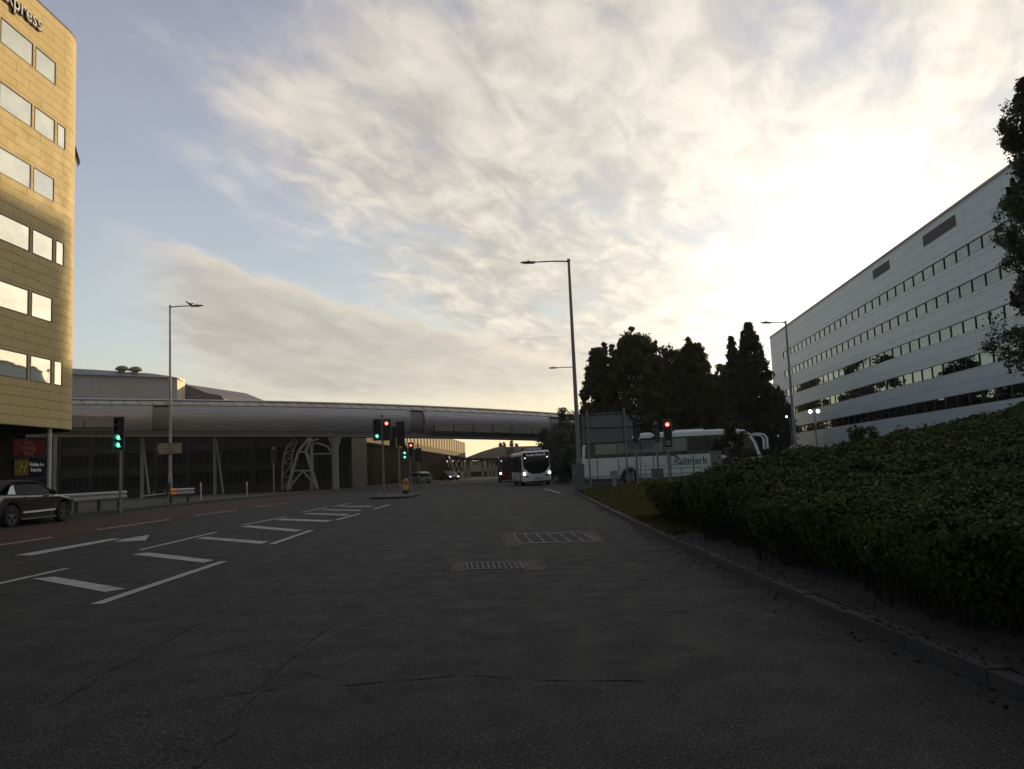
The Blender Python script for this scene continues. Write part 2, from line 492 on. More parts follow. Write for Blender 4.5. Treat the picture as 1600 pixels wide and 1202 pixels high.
def paint_mat():
    m_ = bpy.data.materials.new('road_paint'); m_.use_nodes = True
    k = NT(m_.node_tree); b = k.n['Principled BSDF']
    co = k.new('ShaderNodeTexCoord').outputs['Object']
    g = k.noise(co, 60.0, 3, 0.7); w = k.noise(co, 2.5, 6, 0.7)
    c = k.mix(k.step(w, 0.3, 0.7), (0.27, 0.27, 0.26), (0.43, 0.43, 0.41))
    c = k.mix(k.step(k.add(g, k.mul(k.sub(w, 0.5), 0.9)), 0.52, 0.66), c, (0.10, 0.10, 0.10))
    k.put(b.inputs['Base Color'], c); b.inputs['Roughness'].default_value = 0.75
    return m_
M['road_paint'] = paint_mat()
M['grassbase'] = mat('turf', (0.045, 0.055, 0.018), 0.95, var=0.35, scale=1.3, bump=0.8, bscale=50)

def sheet(name, xs, ys, zf, m_, inside=None):
    """grid of quads draped on the height function zf"""
    b = MB(); idx = {}
    for i, x in enumerate(xs):
        for j, y in enumerate(ys):
            idx[i, j] = len(b.v); b.v.append((x, y, zf(x, y)))
    for i in range(len(xs) - 1):
        for j in range(len(ys) - 1):
            b.f.append((idx[i, j], idx[i + 1, j], idx[i + 1, j + 1], idx[i, j + 1])); b.mi.append(0)
    return struct(b.build(name, m_, smooth=60))
def lin(a, b, n):
    return [a + (b - a) * i / (n - 1) for i in range(n)]
# one ground sheet out to the horizon
xs = [-900, -400, -200, -60, -30] + lin(-20, 0, 21) + [5, 20, 40, 90, 250, 500, 900]
ys = [-200, -100, -40] + lin(-20, 120, 36) + [150, 220, 400, 700, 1500]
sheet('ground', xs, ys, lambda x, y: gz(x, y) - 0.02, M['grassbase'])
# the carriageway, from left kerb to the right-hand kerb line
LK = -15.3
b = MB()
ys = lin(-12, 44, 57) + lin(45, 72, 20) + lin(76, 330, 30)
NX = 26
for y in ys:
    xr = min(kerb_x(y), 11.5)
    for i in range(NX):
        x = LK + (xr - LK) * i / (NX - 1)
        b.v.append((x, y, gz(x, y)))
for j in range(len(ys) - 1):
    for i in range(NX - 1):
        b.f.append((j * NX + i, j * NX + i + 1, (j + 1) * NX + i + 1, (j + 1) * NX + i)); b.mi.append(0)
struct(b.build('road', M['asphalt'], smooth=60))
sheet('side_road', lin(4.5, 75, 30), lin(50.5, 66, 8), lambda x, y: 0.006, M['asphalt_side'])
# red surfaced bus lane on the far side
sheet('bus_lane', lin(-14.1, -10.35, 8), lin(-5, 60, 66), lambda x, y: gz(x, y) + 0.004, M['red_surface'])
# left pavement with its kerb
b = MB()
for y0, y1 in zip(lin(-10, 70, 81)[:-1], lin(-10, 70, 81)[1:]):
    z0, z1 = gz(LK, y0), gz(LK, y1)
    b.hexa([(LK - 0.13, y0, z0 - 0.1), (LK, y0, z0 - 0.1), (LK, y1 - 0.012, z1 - 0.1), (LK - 0.13, y1 - 0.012, z1 - 0.1),
            (LK - 0.13, y0, z0 + 0.125), (LK - 0.015, y0, z0 + 0.125), (LK - 0.015, y1 - 0.012, z1 + 0.125), (LK - 0.13, y1 - 0.012, z1 + 0.125)])
struct(b.build('kerb_left', M['kerbstone']))
sheet('pavement_left', lin(-24, LK - 0.132, 9), lin(-10, 70, 41), lambda x, y: gz(x, y) + 0.118, M['paving'])
# right-hand kerb stones following the curve
b = MB()
pts = [(kerb_x(y), y) for y in lin(-6, 44, 51)]
yy = 44.0
while pts[-1][0] < 10.5:
    yy += 0.45; pts.append((kerb_x(yy), yy))
for (xa, ya), (xb, yb) in zip(pts[:-1], pts[1:]):
    d = Vector((xb - xa, yb - ya, 0)); L = d.length; d.normalize(); n = Vector((d.y, -d.x, 0))
    e = d * (L - 0.012)
    A = Vector((xa, ya, 0)); B = A + e
    ht = 0.085 + 0.008 * random.Random(int(ya * 100)).uniform(-1, 1)
    b.hexa([A + Vector((0, 0, -.1)), A + n * .15 + Vector((0, 0, -.1)), B + n * .15 + Vector((0, 0, -.1)), B + Vector((0, 0, -.1)),
            A + n * .02 + Vector((0, 0, ht)), A + n * .15 + Vector((0, 0, ht)), B + n * .15 + Vector((0, 0, ht)), B + n * .02 + Vector((0, 0, ht))])
struct(b.build('kerb_right', M['kerbstone']))
# verge behind the kerb (turf), soil under the shrubs
b = MB(); NX = 40
ys = lin(-8, 47.5, 70)
for y in ys:
    x0 = kerb_x(y) + 0.152
    for i in range(NX):
        t = i / (NX - 1.0)
        x = x0 + (75 - x0) * t ** 1.7
        z = verge_z(x, y)
        z = z + (0.04 - z) * sstep(44, 47.5, y)
        b.v.append((x, y, z - 0.012))
for j in range(len(ys) - 1):
    for i in range(NX - 1):
        b.f.append((j * NX + i, j * NX + i + 1, (j + 1) * NX + i + 1, (j + 1) * NX + i)); b.mi.append(0)
struct(b.build('verge', M['grassbase'], smooth=60))

# ---- painted markings: each one thin sheet just above the road
def strip(name, pts, mname='road_paint', lift=0.008):
    b = MB()
    b.poly([(x, y, gz(x, y) + lift) for x, y in pts])
    return struct(b.build(name, M[mname]))
def line_seg(name, xa, ya, xb, yb, w, mname='road_paint', lift=0.008):
    d = Vector((xb - xa, yb - ya)); n = Vector((d.y, -d.x)).normalized() * (w / 2)
    return strip(name, [(xa - n.x, ya - n.y), (xa + n.x, ya + n.y), (xb + n.x, yb + n.y), (xb - n.x, yb - n.y)], mname, lift)
def gpt(px, py):
    """point of the carriageway seen at a pixel"""
    d = ray(px, py); p = CAM.copy(); t = 0.0
    for _ in range(30):
        t = (gz(p.x, p.y) - CAM.z) / d.z
        p = CAM + d * t
    return p.x, p.y
def pline(name, a, b_, w):
    xa, ya = gpt(*a); xb, yb = gpt(*b_)
    line_seg(name, xa, ya, xb, yb, w)
# broken edge lines of the hatched strip
for a, c in (((150, 945), (349, 878)), ((424, 851), (487, 829)), ((526, 813), (562, 803)), ((584, 796), (608, 789))):
    pline('hatch_edge_line', a, c, 0.14)
for a, c in (((-60, 926), (104, 889)), ((219, 860), (338, 832)), ((378, 821), (447, 808)), ((472, 801), (511, 793)), ((520, 792), (545, 787))):
    pline('hatch_edge_line', a, c, 0.12)
# slanted bars of the hatching
for quad in (((50, 905), (85, 902), (197, 921), (163, 926)), ((206, 867), (232, 864), (335, 876), (318, 880)), ((306, 842), (322, 839.5), (420, 847), (408, 850.5)),
             ((376, 823.5), (390, 821.5), (472, 828.5), (462, 831.5)), ((430, 813), (442, 811), (520, 813.5), (508, 816)), ((474, 803.6), (484, 802.4), (548, 804), (540, 806)), ((500, 797.4), (508, 796.4), (566, 797.2), (560, 798.8)), ((526, 791.6), (533, 790.8), (584, 791.2), (578, 792.6))):
    strip('hatch_bar', [gpt(*q) for q in quad])
# bus lane edge dashes and far dashes
for a, c in (((-60, 861), (82, 840)), ((150, 828.5), (265, 812)), ((305, 806), (370, 797)), ((398, 793), (425, 789.5)), ((432, 788.4), (447, 786.6))):
    pline('lane_dash', a, c, 0.11)
# turning arrow on the left lane: shaft bending into a head
for quad in (((22, 868.5), (50, 868.5), (192, 842), (172, 842.5)),
             ((178, 847.5), (196, 842.5), (233, 836.5), (228, 845))):
    strip('lane_arrow', [gpt(*q) for q in quad])
pline('give_way_line', (852, 764), (876, 771), 0.16)

# ---- cracks, sealed joints and patches
def crack(name, pix, w, seed, mname='crack_tar', dens=7):
    rng = random.Random(seed); P = [Vector(gpt(*p)) for p in pix]; b = MB()
    L = []
    for a, c in zip(P[:-1], P[1:]):
        n = max(2, int((c - a).length * dens))
        for i in range(n):
            L.append(a + (c - a) * (i / n))
    L.append(P[-1])
    prev = None; off = 0.0
    for i, p in enumerate(L):
        d = (L[min(i + 1, len(L) - 1)] - L[max(i - 1, 0)]).normalized(); n = Vector((-d.y, d.x))
        off = off * 0.8 + rng.uniform(-0.035, 0.035)
        ww = w * 1.7 * max(0.15, rng.uniform(-0.1, 1.3)); q = p + n * off
        cur = (len(b.v), len(b.v) + 1)
        for s in (-1, 1):
            e = q + n * (s * ww / 2); b.v.append((e.x, e.y, gz(e.x, e.y) + 0.005))
        if prev: b.f.append((prev[0], prev[1], cur[1], cur[0])); b.mi.append(0)
        prev = cur
    return struct(b.build(name, M[mname]))
M['crack_tar'] = mat('crack_tar', (0.004, 0.004, 0.004), 0.9, var=0.3)
crack('road_crack', [(300, 1200), (345, 1150), (408, 1080), (470, 1020), (560, 945), (610, 895), (640, 862)], 0.028, 3)
crack('road_crack', [(280, 1092), (400, 1080), (520, 1070), (620, 1065), (720, 1056), (830, 1065), (900, 1067), (1010, 1068)], 0.018, 4)
crack('road_crack', [(95, 1100), (200, 1035), (290, 985), (355, 945), (470, 915)], 0.016, 5)
crack('road_crack', [(610, 765), (700, 782), (760, 781.5), (900, 781)], 0.05, 6)
crack('road_crack', [(640, 862), (675, 840), (690, 822), (740, 800)], 0.03, 7)
crack('road_crack', [(696, 893), (704, 882), (716, 878)], 0.05, 8)
crack('road_crack', [(845, 878), (858, 886), (860, 893)], 0.06, 9)
crack('road_crack', [(780, 834), (786, 846), (790, 856)], 0.03, 10)
strip('road_patch', [gpt(*q) for q in ((697, 894), (713, 878), (846, 876), (858, 887), (846, 892))], 'asphalt_patch', 0.004)
strip('road_patch', [gpt(*q) for q in ((780, 835), (930, 831), (946, 848), (790, 855))], 'asphalt_patch', 0.004)
strip('worn_patch', [gpt(*q) for q in ((596, 878), (618, 862), (650, 852), (700, 835), (706, 838), (668, 858), (634, 874), (610, 879))], 'asphalt_worn', 0.0035)

# ---- iron covers in the road
M['iron'] = mat('cast_iron', (0.040, 0.039, 0.037), 0.8, 0.0, spec=0.1, var=0.3, scale=8, bump=0.4)
M['iron_rim'] = mat('worn_iron_rim', (0.20, 0.195, 0.185), 0.8, 0.0, spec=0.1, var=0.3, scale=6, dirt=0.4)
def cover(pix, cols, label, rows=1):
    c = [Vector((*gpt(*p), 0)) for p in pix]             # front-left, front-right, back-right, back-left
    o = thing('utility_cover', label, 'utility cover', (0, 0, 0))
    z = 0.012
    def P(u, v, zz):
        a = c[0].lerp(c[1], u); d = c[3].lerp(c[2], u); q = a.lerp(d, v)
        return (q.x, q.y, gz(q.x, q.y) + zz)
    b = MB(); b.hexa([P(0, 0, 0.004), P(1, 0, 0.004), P(1, 1, 0.004), P(0, 1, 0.004), P(0, 0, z), P(1, 0, z), P(1, 1, z), P(0, 1, z)])
    b.build('cover_plate', M['iron'], o)
    r = MB(); W = 0.022; H = 0.09
    def rib(u0, u1, v0, v1, h):
        r.hexa([P(u0, v0, z), P(u1, v0, z), P(u1, v1, z), P(u0, v1, z), P(u0, v0, z + h), P(u1, v0, z + h), P(u1, v1, z + h), P(u0, v1, z + h)])
    rib(0, W, 0, 1, .006); rib(1 - W, 1, 0, 1, .006); rib(W, 1 - W, 0, H * .6, .006); rib(W, 1 - W, 1 - H * .6, 1, .006)
    r.build('cover_rim', M['iron_rim'], o)
    for i in range(1, cols):
        r = MB(); u = i / cols
        for j in range(rows):
            rib(u - 0.010, u + 0.010, j / rows + .12 / rows, (j + 1) / rows - .12 / rows, .004)
        r.build('cover_rib', M['iron_rim'], o)
    return o
cover(((730, 891.5), (819, 890), (812, 879), (728, 880)), 10, 'narrow slotted iron cover set in a reddish patch of the road, the nearer cover')
cover(((812, 851), (935, 847.5), (909, 832.5), (801, 835)), 6, 'wide iron access cover in two rows farther up the road than the slotted one', 2)

# ================================================================== hotel on the left
def panel_mat(name, base, cw, ch, joint, jw, offset=0.5, var=0.10, rough=0.5, metal=0.0, streak=0.25, pan=(1, 1, 1)):
    """cladding of panels in courses; UV in metres along the wall and up"""
    m_ = bpy.data.materials.new(name); m_.use_nodes = True
    k = NT(m_.node_tree); b = k.n['Principled BSDF']
    uv = k.new('ShaderNodeTexCoord').outputs['UV']
    br = k.new('ShaderNodeTexBrick', offset=offset, squash=1.0, offset_frequency=2)
    k.put(br.inputs['Vector'], uv)
    br.inputs['Color1'].default_value = tuple(v * (1 - var) for v in base) + (1,)
    br.inputs['Color2'].default_value = tuple(min(1, v * (1 + var)) for v in base) + (1,)
    br.inputs['Mortar'].default_value = tuple(joint) + (1,)
    for kk, v in (('Scale', 1.0), ('Mortar Size', jw), ('Mortar Smooth', 0.15), ('Bias', 0.0), ('Brick Width', cw), ('Row Height', ch)):
        br.inputs[kk].default_value = v
    mp = k.new('ShaderNodeMapping'); k.put(mp.inputs[0], uv); mp.inputs['Scale'].default_value = (2.2, 0.12, 1)
    st = k.noise(mp.outputs[0], 1.0, 5, 0.65)
    sp = k.noise(uv, 1.3, 6, 0.7)
    c = k.mix(k.mul(k.step(st, 0.52, 0.78), streak), br.outputs['Color'], tuple(v * 0.35 for v in base))
    c = k.mix(k.mul(k.step(sp, 0.5, 0.8), streak * 0.7), c, tuple(v * 0.55 for v in base))
    k.put(b.inputs['Base Color'], c)
    k.put(b.inputs['Roughness'], k.step(sp, 0.3, 0.7, rough * 0.8, rough * 1.2)); b.inputs['Metallic'].default_value = metal
    bn = k.new('ShaderNodeBump'); bn.inputs['Strength'].default_value = 0.6; bn.inputs['Distance'].default_value = 0.02
    k.put(bn.inputs['Height'], k.add(k.mul(br.outputs['Fac'], -1.0), k.mul(sp, 0.12))); k.l.new(bn.outputs[0], b.inputs['Normal'])
    return m_
def set_uv(o, vuv):
    me = o.data; lay = me.uv_layers.new(name='UVMap')
    a = np.zeros(len(me.loops) * 2, dtype=np.float32)
    vi = np.zeros(len(me.loops), dtype=np.int32); me.loops.foreach_get('vertex_index', vi)
    t = np.array(vuv, dtype=np.float32)[vi]
    lay.data.foreach_set('uv', t.ravel())

M['hotel_clad'] = panel_mat('hotel_cladding', (0.52, 0.415, 0.19), 2.0, 0.447, (0.13, 0.095, 0.045), 0.011, 0.5, 0.05, 0.7, streak=0.12)
M['hotel_glass'] = mirror_glass('hotel_glass', (0.74, 0.73, 0.62), 0.02, 0.025, 0.5)
M['hotel_frame'] = mat('hotel_window_frame', (0.15, 0.12, 0.075), 0.5, 0.1)
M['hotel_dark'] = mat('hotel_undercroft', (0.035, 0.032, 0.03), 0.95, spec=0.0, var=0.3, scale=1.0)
M['sign_purple'] = mat('sign_letter_side', (0.035, 0.022, 0.05), 0.5)
M['sign_red'] = mat('sign_red', (0.075, 0.010, 0.014), 0.85, spec=0.05)
M['sign_red_text'] = mat('sign_red_text', (0.30, 0.11, 0.06), 0.85, spec=0.05)
M['sign_navy'] = mat('sign_navy', (0.006, 0.008, 0.022), 0.85, spec=0.05)
M['sign_yellow'] = mat('sign_yellow', (0.10, 0.075, 0.014), 0.85, spec=0.05)
M['sign_gold'] = mat('sign_gold', (0.32, 0.27, 0.08), 0.85, spec=0.05)

D1 = Vector((0.047, 1, 0)).normalized(); N1 = Vector((D1.y, -D1.x, 0)); O1 = N1 * -24.0
def F1(s, z, o=0.0):
    p = O1 + D1 * s + N1 * o
    return Vector((p.x, p.y, z))
H0, H1 = 4.45, 25.95
hotel = thing('hotel_building', 'tan panelled hotel block with rounded corner and mirrored windows, sunlit above', 'building', F1(34, 0, -6))
HO = hotel.location.copy()
bpy.context.view_layer.update()
S0, S1, RC = 20.0, 41.30, 3.0
cols = [(27.0, 29.1), (29.3, 31.1), (31.3, 33.72), (33.9, 35.6), (35.78, 38.30), (38.47, 40.24)]
narrow = (40.43, 41.2)
rows = [(23.55 - 3.13 * i - 1.28, 23.55 - 3.13 * i) for i in range(6)]
holes = []
for i, (z0, z1) in enumerate(rows):
    for c in cols: holes.append((c[0], c[1], z0, z1))
    if i % 2 == 1: holes.append((narrow[0], narrow[1], z0, z1))
sb = sorted(set([S0, S1] + [c for h in holes for c in h[:2]])); zb = sorted(set([H0, H1] + [c for h in holes for c in h[2:]]))
b = MB(); vuv = []
def wq(pts, uvs):
    b.poly([p - HO for p in pts]); vuv.extend(uvs)
for s0, s1 in zip(sb[:-1], sb[1:]):
    for z0, z1 in zip(zb[:-1], zb[1:]):
        sm, zm = (s0 + s1) / 2, (z0 + z1) / 2
        if any(h[0] < sm < h[1] and h[2] < zm < h[3] for h in holes): continue
        wq([F1(s0, z0), F1(s1, z0), F1(s1, z1), F1(s0, z1)], [(s0, z0), (s1, z0), (s1, z1), (s0, z1)])
CC = O1 + D1 * S1 - N1 * RC
def arc(t, z, o=0.0):
    p = CC + (N1 * math.cos(t) + D1 * math.sin(t)) * (RC + o)
    return Vector((p.x, p.y, z))
na = 24
arcb = MB(); auv = []
for i in range(na):
    t0, t1 = math.pi / 2 * i / na, math.pi / 2 * (i + 1) / na
    u0, u1 = S1 + RC * t0, S1 + RC * t1
    wq([arc(t0, H0), arc(t1, H0), arc(t1, H1), arc(t0, H1)], [(u0, H0), (u1, H0), (u1, H1), (u0, H1)])
e0 = arc(math.pi / 2, 0); u0 = S1 + RC * math.pi / 2
e1 = e0 - N1 * 14.0
f0 = F1(S0, 0); f1 = F1(S0, 0) - N1 * (14.0 + RC)
for (A, B, L) in ((e0, e1, 14.0), (e1, f1, (e1 - f1).length), (f1, f0, 14.0 + RC)):
    wq([Vector((A.x, A.y, H0)), Vector((B.x, B.y, H0)), Vector((B.x, B.y, H1)), Vector((A.x, A.y, H1))], [(u0, H0), (u0 + L, H0), (u0 + L, H1), (u0, H1)])
    u0 += L
# weld the panels into one skin, keeping the metre coordinates
keyed, nv, nuv, nf = {}, [], [], []
for f in b.f:
    ff = []
    for i in f:
        kk = tuple(round(c, 4) for c in b.v[i]) + (round(vuv[i][0], 3),)
        if kk not in keyed: keyed[kk] = len(nv); nv.append(b.v[i]); nuv.append(vuv[i])
        ff.append(keyed[kk])
    nf.append(tuple(ff))
w_ = MB(); w_.v, w_.f, w_.mi = nv, nf, [0] * len(nf); vuv = nuv
ow = w_.build('wall', M['hotel_clad'], hotel)
set_uv(ow, vuv)
ow.data.polygons.foreach_set('use_smooth', [True] * len(ow.data.polygons)); ow.data.set_sharp_from_angle(angle=R(30))
# roof cap, soffit
outl = [F1(S0, 0)] + [arc(math.pi / 2 * i / na, 0) for i in range(na + 1)] + [e1, f1]
b = MB(); ring = [p - HO for p in outl]
b.loft([[Vector((p.x, p.y, H1 + 0.003)) for p in ring], [Vector((p.x, p.y, H1 + 0.10)) for p in ring]])
b.build('roof_cap', M['dark_steel'], hotel)
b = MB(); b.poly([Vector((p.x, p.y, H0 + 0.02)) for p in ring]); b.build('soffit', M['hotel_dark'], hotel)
for (s0, s1, z0, z1) in holes:
    b = MB(); d = 0.10; t = 0.06
    def fb(a0, a1, c0, c1):
        P = lambda s, z, o: F1(s, z, o) - HO
        b.hexa([P(a0, c0, -d), P(a0, c0, 0.012), P(a1, c0, 0.012), P(a1, c0, -d), P(a0, c1, -d), P(a0, c1, 0.012), P(a1, c1, 0.012), P(a1, c1, -d)])
    e = 0.0015
    fb(s0 + e, s1 - e, z0 + e, z0 + t); fb(s0 + e, s1 - e, z1 - t, z1 - e); fb(s0 + e, s0 + t, z0 + t, z1 - t); fb(s1 - t, s1 - e, z0 + t, z1 - t)
    fr = b.build('window', M['hotel_frame'], hotel)
    g = MB(); g.poly([F1(s0 + t, z0 + t, -0.02) - HO, F1(s1 - t, z0 + t, -0.02) - HO, F1(s1 - t, z1 - t, -0.02) - HO, F1(s0 + t, z1 - t, -0.02) - HO])
    g.build('pane', M['hotel_glass'], fr)
# an opened window leaning out of the curved corner
b = MB(); t = R(38)
a_, c_ = arc(t - .12, 20.1, 0.02), arc(t + .12, 20.1, 0.02)
a2, c2 = arc(t - .12, 19.2, 0.26), arc(t + .12, 19.2, 0.26)
th = Vector((0, 0, 0.06))
b.hexa([a2 - HO, c2 - HO, c_ - HO, a_ - HO, a2 + th - HO, c2 + th - HO, c_ + th - HO, a_ + th - HO])
b.build('window_sash', M['hotel_frame'], hotel)
# rooftop lettering, dark returns with white faces
mt = frame_m(F1(38.80, 24.72, 0.06) - HO, D1, (0, 0, 1))
text_obj('sign_letters', 'Express', 1.08, M['sign_purple'], hotel, mt, 0.06, 'RIGHT', bold=0.035)
mt = frame_m(F1(38.78, 24.75, 0.135) - HO, D1, (0, 0, 1))
text_obj('sign_letter_faces', 'Express', 1.08, M['letter_white'], hotel, mt, 0.012, 'RIGHT', bold=-0.012)
# ground floor set back under the overhang, with a pale post
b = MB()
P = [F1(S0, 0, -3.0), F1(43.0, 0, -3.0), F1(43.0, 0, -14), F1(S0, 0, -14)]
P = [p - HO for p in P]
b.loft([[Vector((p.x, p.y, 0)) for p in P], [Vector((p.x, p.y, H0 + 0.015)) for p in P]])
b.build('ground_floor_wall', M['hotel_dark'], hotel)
b = MB(); p = F1(40.55, 0, -0.25) - HO; b.tube([(p.x, p.y, 0.1), (p.x, p.y, H0 + .03)], 0.11, 12); b.build('post', M['white_paint'], hotel, smooth=40)
b = MB(); p = F1(36.4, 0, -0.5) - HO; b.cbox((p.x, p.y, 4.44), (.35, .35, .06)); b.build('soffit_lamp', emit('soffit_lamp_glow', (1, .93, .8), 2.0), hotel)
# two hanging sign boards
def board(z0, z1, s0, s1, mname, label):
    o = thing('hotel_sign', label, 'sign', F1((s0 + s1) / 2, z0, -0.2))
    L = o.location.copy()
    b = MB(); Q = [F1(s, z, oo) - L for oo in (-0.05, 0.03) for s, z in ((s0, z0), (s1, z0), (s1, z1), (s0, z1))]
    b.loft([Q[:4], Q[4:]]); b.build('board', M[mname], o)
    return o, L
o, L = board(3.02, 3.80, 37.3, 39.75, 'sign_red', 'dark red hotel sign with orange lettering under the overhang, above the navy sign')
text_obj('lettering', 'CROWNE', 0.26, M['sign_red_text'], o, frame_m(F1(38.4, 3.36, 0.05) - L, D1, (0, 0, 1)), 0.008)
text_obj('lettering', 'PLAZA', 0.26, M['sign_red_text'], o, frame_m(F1(38.4, 3.13, 0.05) - L, D1, (0, 0, 1)), 0.008)
b = MB()
for i in range(5):
    a = F1(38.1 + i * .15, 3.52, 0.045) - L; c = F1(38.17 + i * .12 + (.05 if i % 2 else -.05), 3.72, 0.045) - L
    b.bar(a, c, 0.02, 0.05, up=N1)
b.build('emblem', M['sign_red_text'], o)
o, L = board(2.02, 2.88, 37.3, 39.75, 'sign_navy', 'navy and yellow hotel sign with white lettering under the overhang, below the red sign')
b = MB(); Q = [F1(s, z, oo) - L for oo in (0.031, 0.05) for s, z in ((37.35, 2.1), (38.4, 2.1), (38.4, 2.85), (37.35, 2.85))]
b.loft([Q[:4], Q[4:]]); b.build('emblem_panel', M['sign_yellow'], o)
text_obj('emblem', 'H', 0.75, M['sign_gold'], o, frame_m(F1(37.87, 2.47, 0.06) - L, D1, (0, 0, 1)), 0.006, shear=0.45, bold=-0.008)
text_obj('lettering', 'Holiday Inn', 0.25, M['letter_white'], o, frame_m(F1(39.05, 2.62, 0.05) - L, D1, (0, 0, 1)), 0.008)
text_obj('lettering', 'Express', 0.27, M['letter_white'], o, frame_m(F1(39.0, 2.37, 0.05) - L, D1, (0, 0, 1)), 0.008)

# ================================================================== office on the right
M['office_clad'] = panel_mat('office_cladding', (0.54, 0.65, 0.69), 7.0, 1.085, (0.22, 0.24, 0.24), 0.022, 0.0, 0.05, 0.4, streak=0.22)
M['office_glass'] = mirror_glass('office_glass', (0.155, 0.205, 0.22), 0.02, 0.03, 0.5)
M['office_frame'] = mat('office_mullion', (0.05, 0.055, 0.06), 0.5, 0.3)
M['louvre'] = mat('louvre', (0.10, 0.10, 0.10), 0.6, 0.2)
M['coping'] = mat('coping', (0.33, 0.29, 0.28), 0.6)
D2 = Vector((0.115, 1, 0)).normalized(); N2 = Vector((-D2.y, D2.x, 0)); O2 = N2 * -35.37
def F2(s, z, o=0.0):
    p = O2 + D2 * s + N2 * o
    return Vector((p.x, p.y, z))
office = thing('office_building', 'long white clad office block with five bands of reflective windows, right of the road', 'building', F2(100, 0, -9))
OO = office.location.copy()
T0, T1, HT = 42.0, 158.6, 24.1
bands = [(5.42 + 3.37 * i, 5.42 + 3.37 * i + 1.2) for i in range(5)]
zs = [0.0] + [z for p_ in bands for z in p_] + [HT]
WS, WE = 46.0, 149.3
b = MB(); vuv = []
for i in range(0, len(zs), 2):
    z0, z1 = zs[i], zs[i + 1]
    n = 12
    for j in range(n):
        s0, s1 = T0 + (T1 - T0) * j / n, T0 + (T1 - T0) * (j + 1) / n
        b.poly([p - OO for p in (F2(s0, z0), F2(s1, z0), F2(s1, z1), F2(s0, z1))]); vuv += [(s0, z0), (s1, z0), (s1, z1), (s0, z1)]
for z0, z1 in bands:
    for s0, s1 in ((T0, WS), (WE, T1)):
        b.poly([p - OO for p in (F2(s0, z0), F2(s1, z0), F2(s1, z1), F2(s0, z1))]); vuv += [(s0, z0), (s1, z0), (s1, z1), (s0, z1)]
    # reveals of the band
    b.poly([p - OO for p in (F2(WS, z0), F2(WE, z0), F2(WE, z0, -.2), F2(WS, z0, -.2))]); vuv += [(0, 0.3)] * 4
    b.poly([p - OO for p in (F2(WS, z1), F2(WE, z1), F2(WE, z1, -.2), F2(WS, z1, -.2))]); vuv += [(0, 0.3)] * 4
for A, B in ((F2(T1, 0), F2(T1, 0, -18)), (F2(T1, 0, -18), F2(T0, 0, -18)), (F2(T0, 0, -18), F2(T0, 0))):
    L = (A - B).length
    b.poly([p - OO for p in (A, B, Vector((B.x, B.y, HT)), Vector((A.x, A.y, HT)))]); vuv += [(0, 0), (L, 0), (L, HT), (0, HT)]
ow = b.build('wall', M['office_clad'], office); set_uv(ow, vuv)
b = MB()
q = [F2(T0 - .05, 0, .08), F2(T1 + .05, 0, .08), F2(T1 + .05, 0, -18.05), F2(T0 - .05, 0, -18.05)]
b.loft([[Vector((p.x, p.y, HT + .003)) - OO for p in q], [Vector((p.x, p.y, HT + .28)) - OO for p in q]]); b.build('roof', M['coping'], office)
def office_window(mbf, mbg, s0, s1, z0, z1):
    P = lambda s, z, o: F2(s, z, o) - OO
    t = 0.045
    def fb(a0, a1, c0, c1):
        mbf.hexa([P(a0, c0, -.14), P(a0, c0, -.02), P(a1, c0, -.02), P(a1, c0, -.14), P(a0, c1, -.14), P(a0, c1, -.02), P(a1, c1, -.02), P(a1, c1, -.14)])
    fb(s0, s1, z0 + .002, z0 + t); fb(s0, s1, z1 - t, z1 - .002); fb(s0, s0 + t, z0 + t, z1 - t); fb(s1 - t, s1, z0 + t, z1 - t)
    mbg.poly([P(s0 + t, z0 + t, -.1), P(s1 - t, z0 + t, -.1), P(s1 - t, z1 - t, -.1), P(s0 + t, z1 - t, -.1)])
pitch = 2.52; npane = int((WE - WS) / pitch); pitch = (WE - WS) / npane
cells = [(WS + i * pitch, bi) for i in range(npane) for bi in range(5)]
vis = sorted([c for c in cells if c[0] > 62])[:100]
far_f, far_g = MB(), MB()
for s0, bi in cells:
    z0, z1 = bands[bi]
    if (s0, bi) in vis:
        f_, g_ = MB(), MB()
        office_window(f_, g_, s0 + .001, s0 + pitch - .001, z0, z1)
        fo = f_.build('window', M['office_frame'], office); g_.build('pane', M['office_glass'], fo)
    else:
        office_window(far_f, far_g, s0 + .001, s0 + pitch - .001, z0, z1)
nf = len(far_f.v); far_f.v += far_g.v; far_f.f += [tuple(i + nf for i in f) for f in far_g.f]; far_f.mi += [1] * len(far_g.f)
fo = far_f.build('window', [M['office_frame'], M['office_glass']], office); fo['kind'] = 'stuff'
for s0, s1, zc, hh in ((95.9, 101.3, 22.92, .54), (78.7, 86.2, 22.9, .56)):
    b = MB(); P = lambda s, z, o: F2(s, z, o) - OO
    n = 9
    for i in range(n):
        z0 = zc - hh + 2 * hh * i / n; z1 = z0 + 2 * hh / n * .8
        b.hexa([P(s0, z0, .004), P(s0, z0, .07), P(s1, z0, .07), P(s1, z0, .004), P(s0, z1, .004), P(s0, z1, .03), P(s1, z1, .03), P(s1, z1, .004)])
    b.build('louvre_panel', M['louvre'], office)

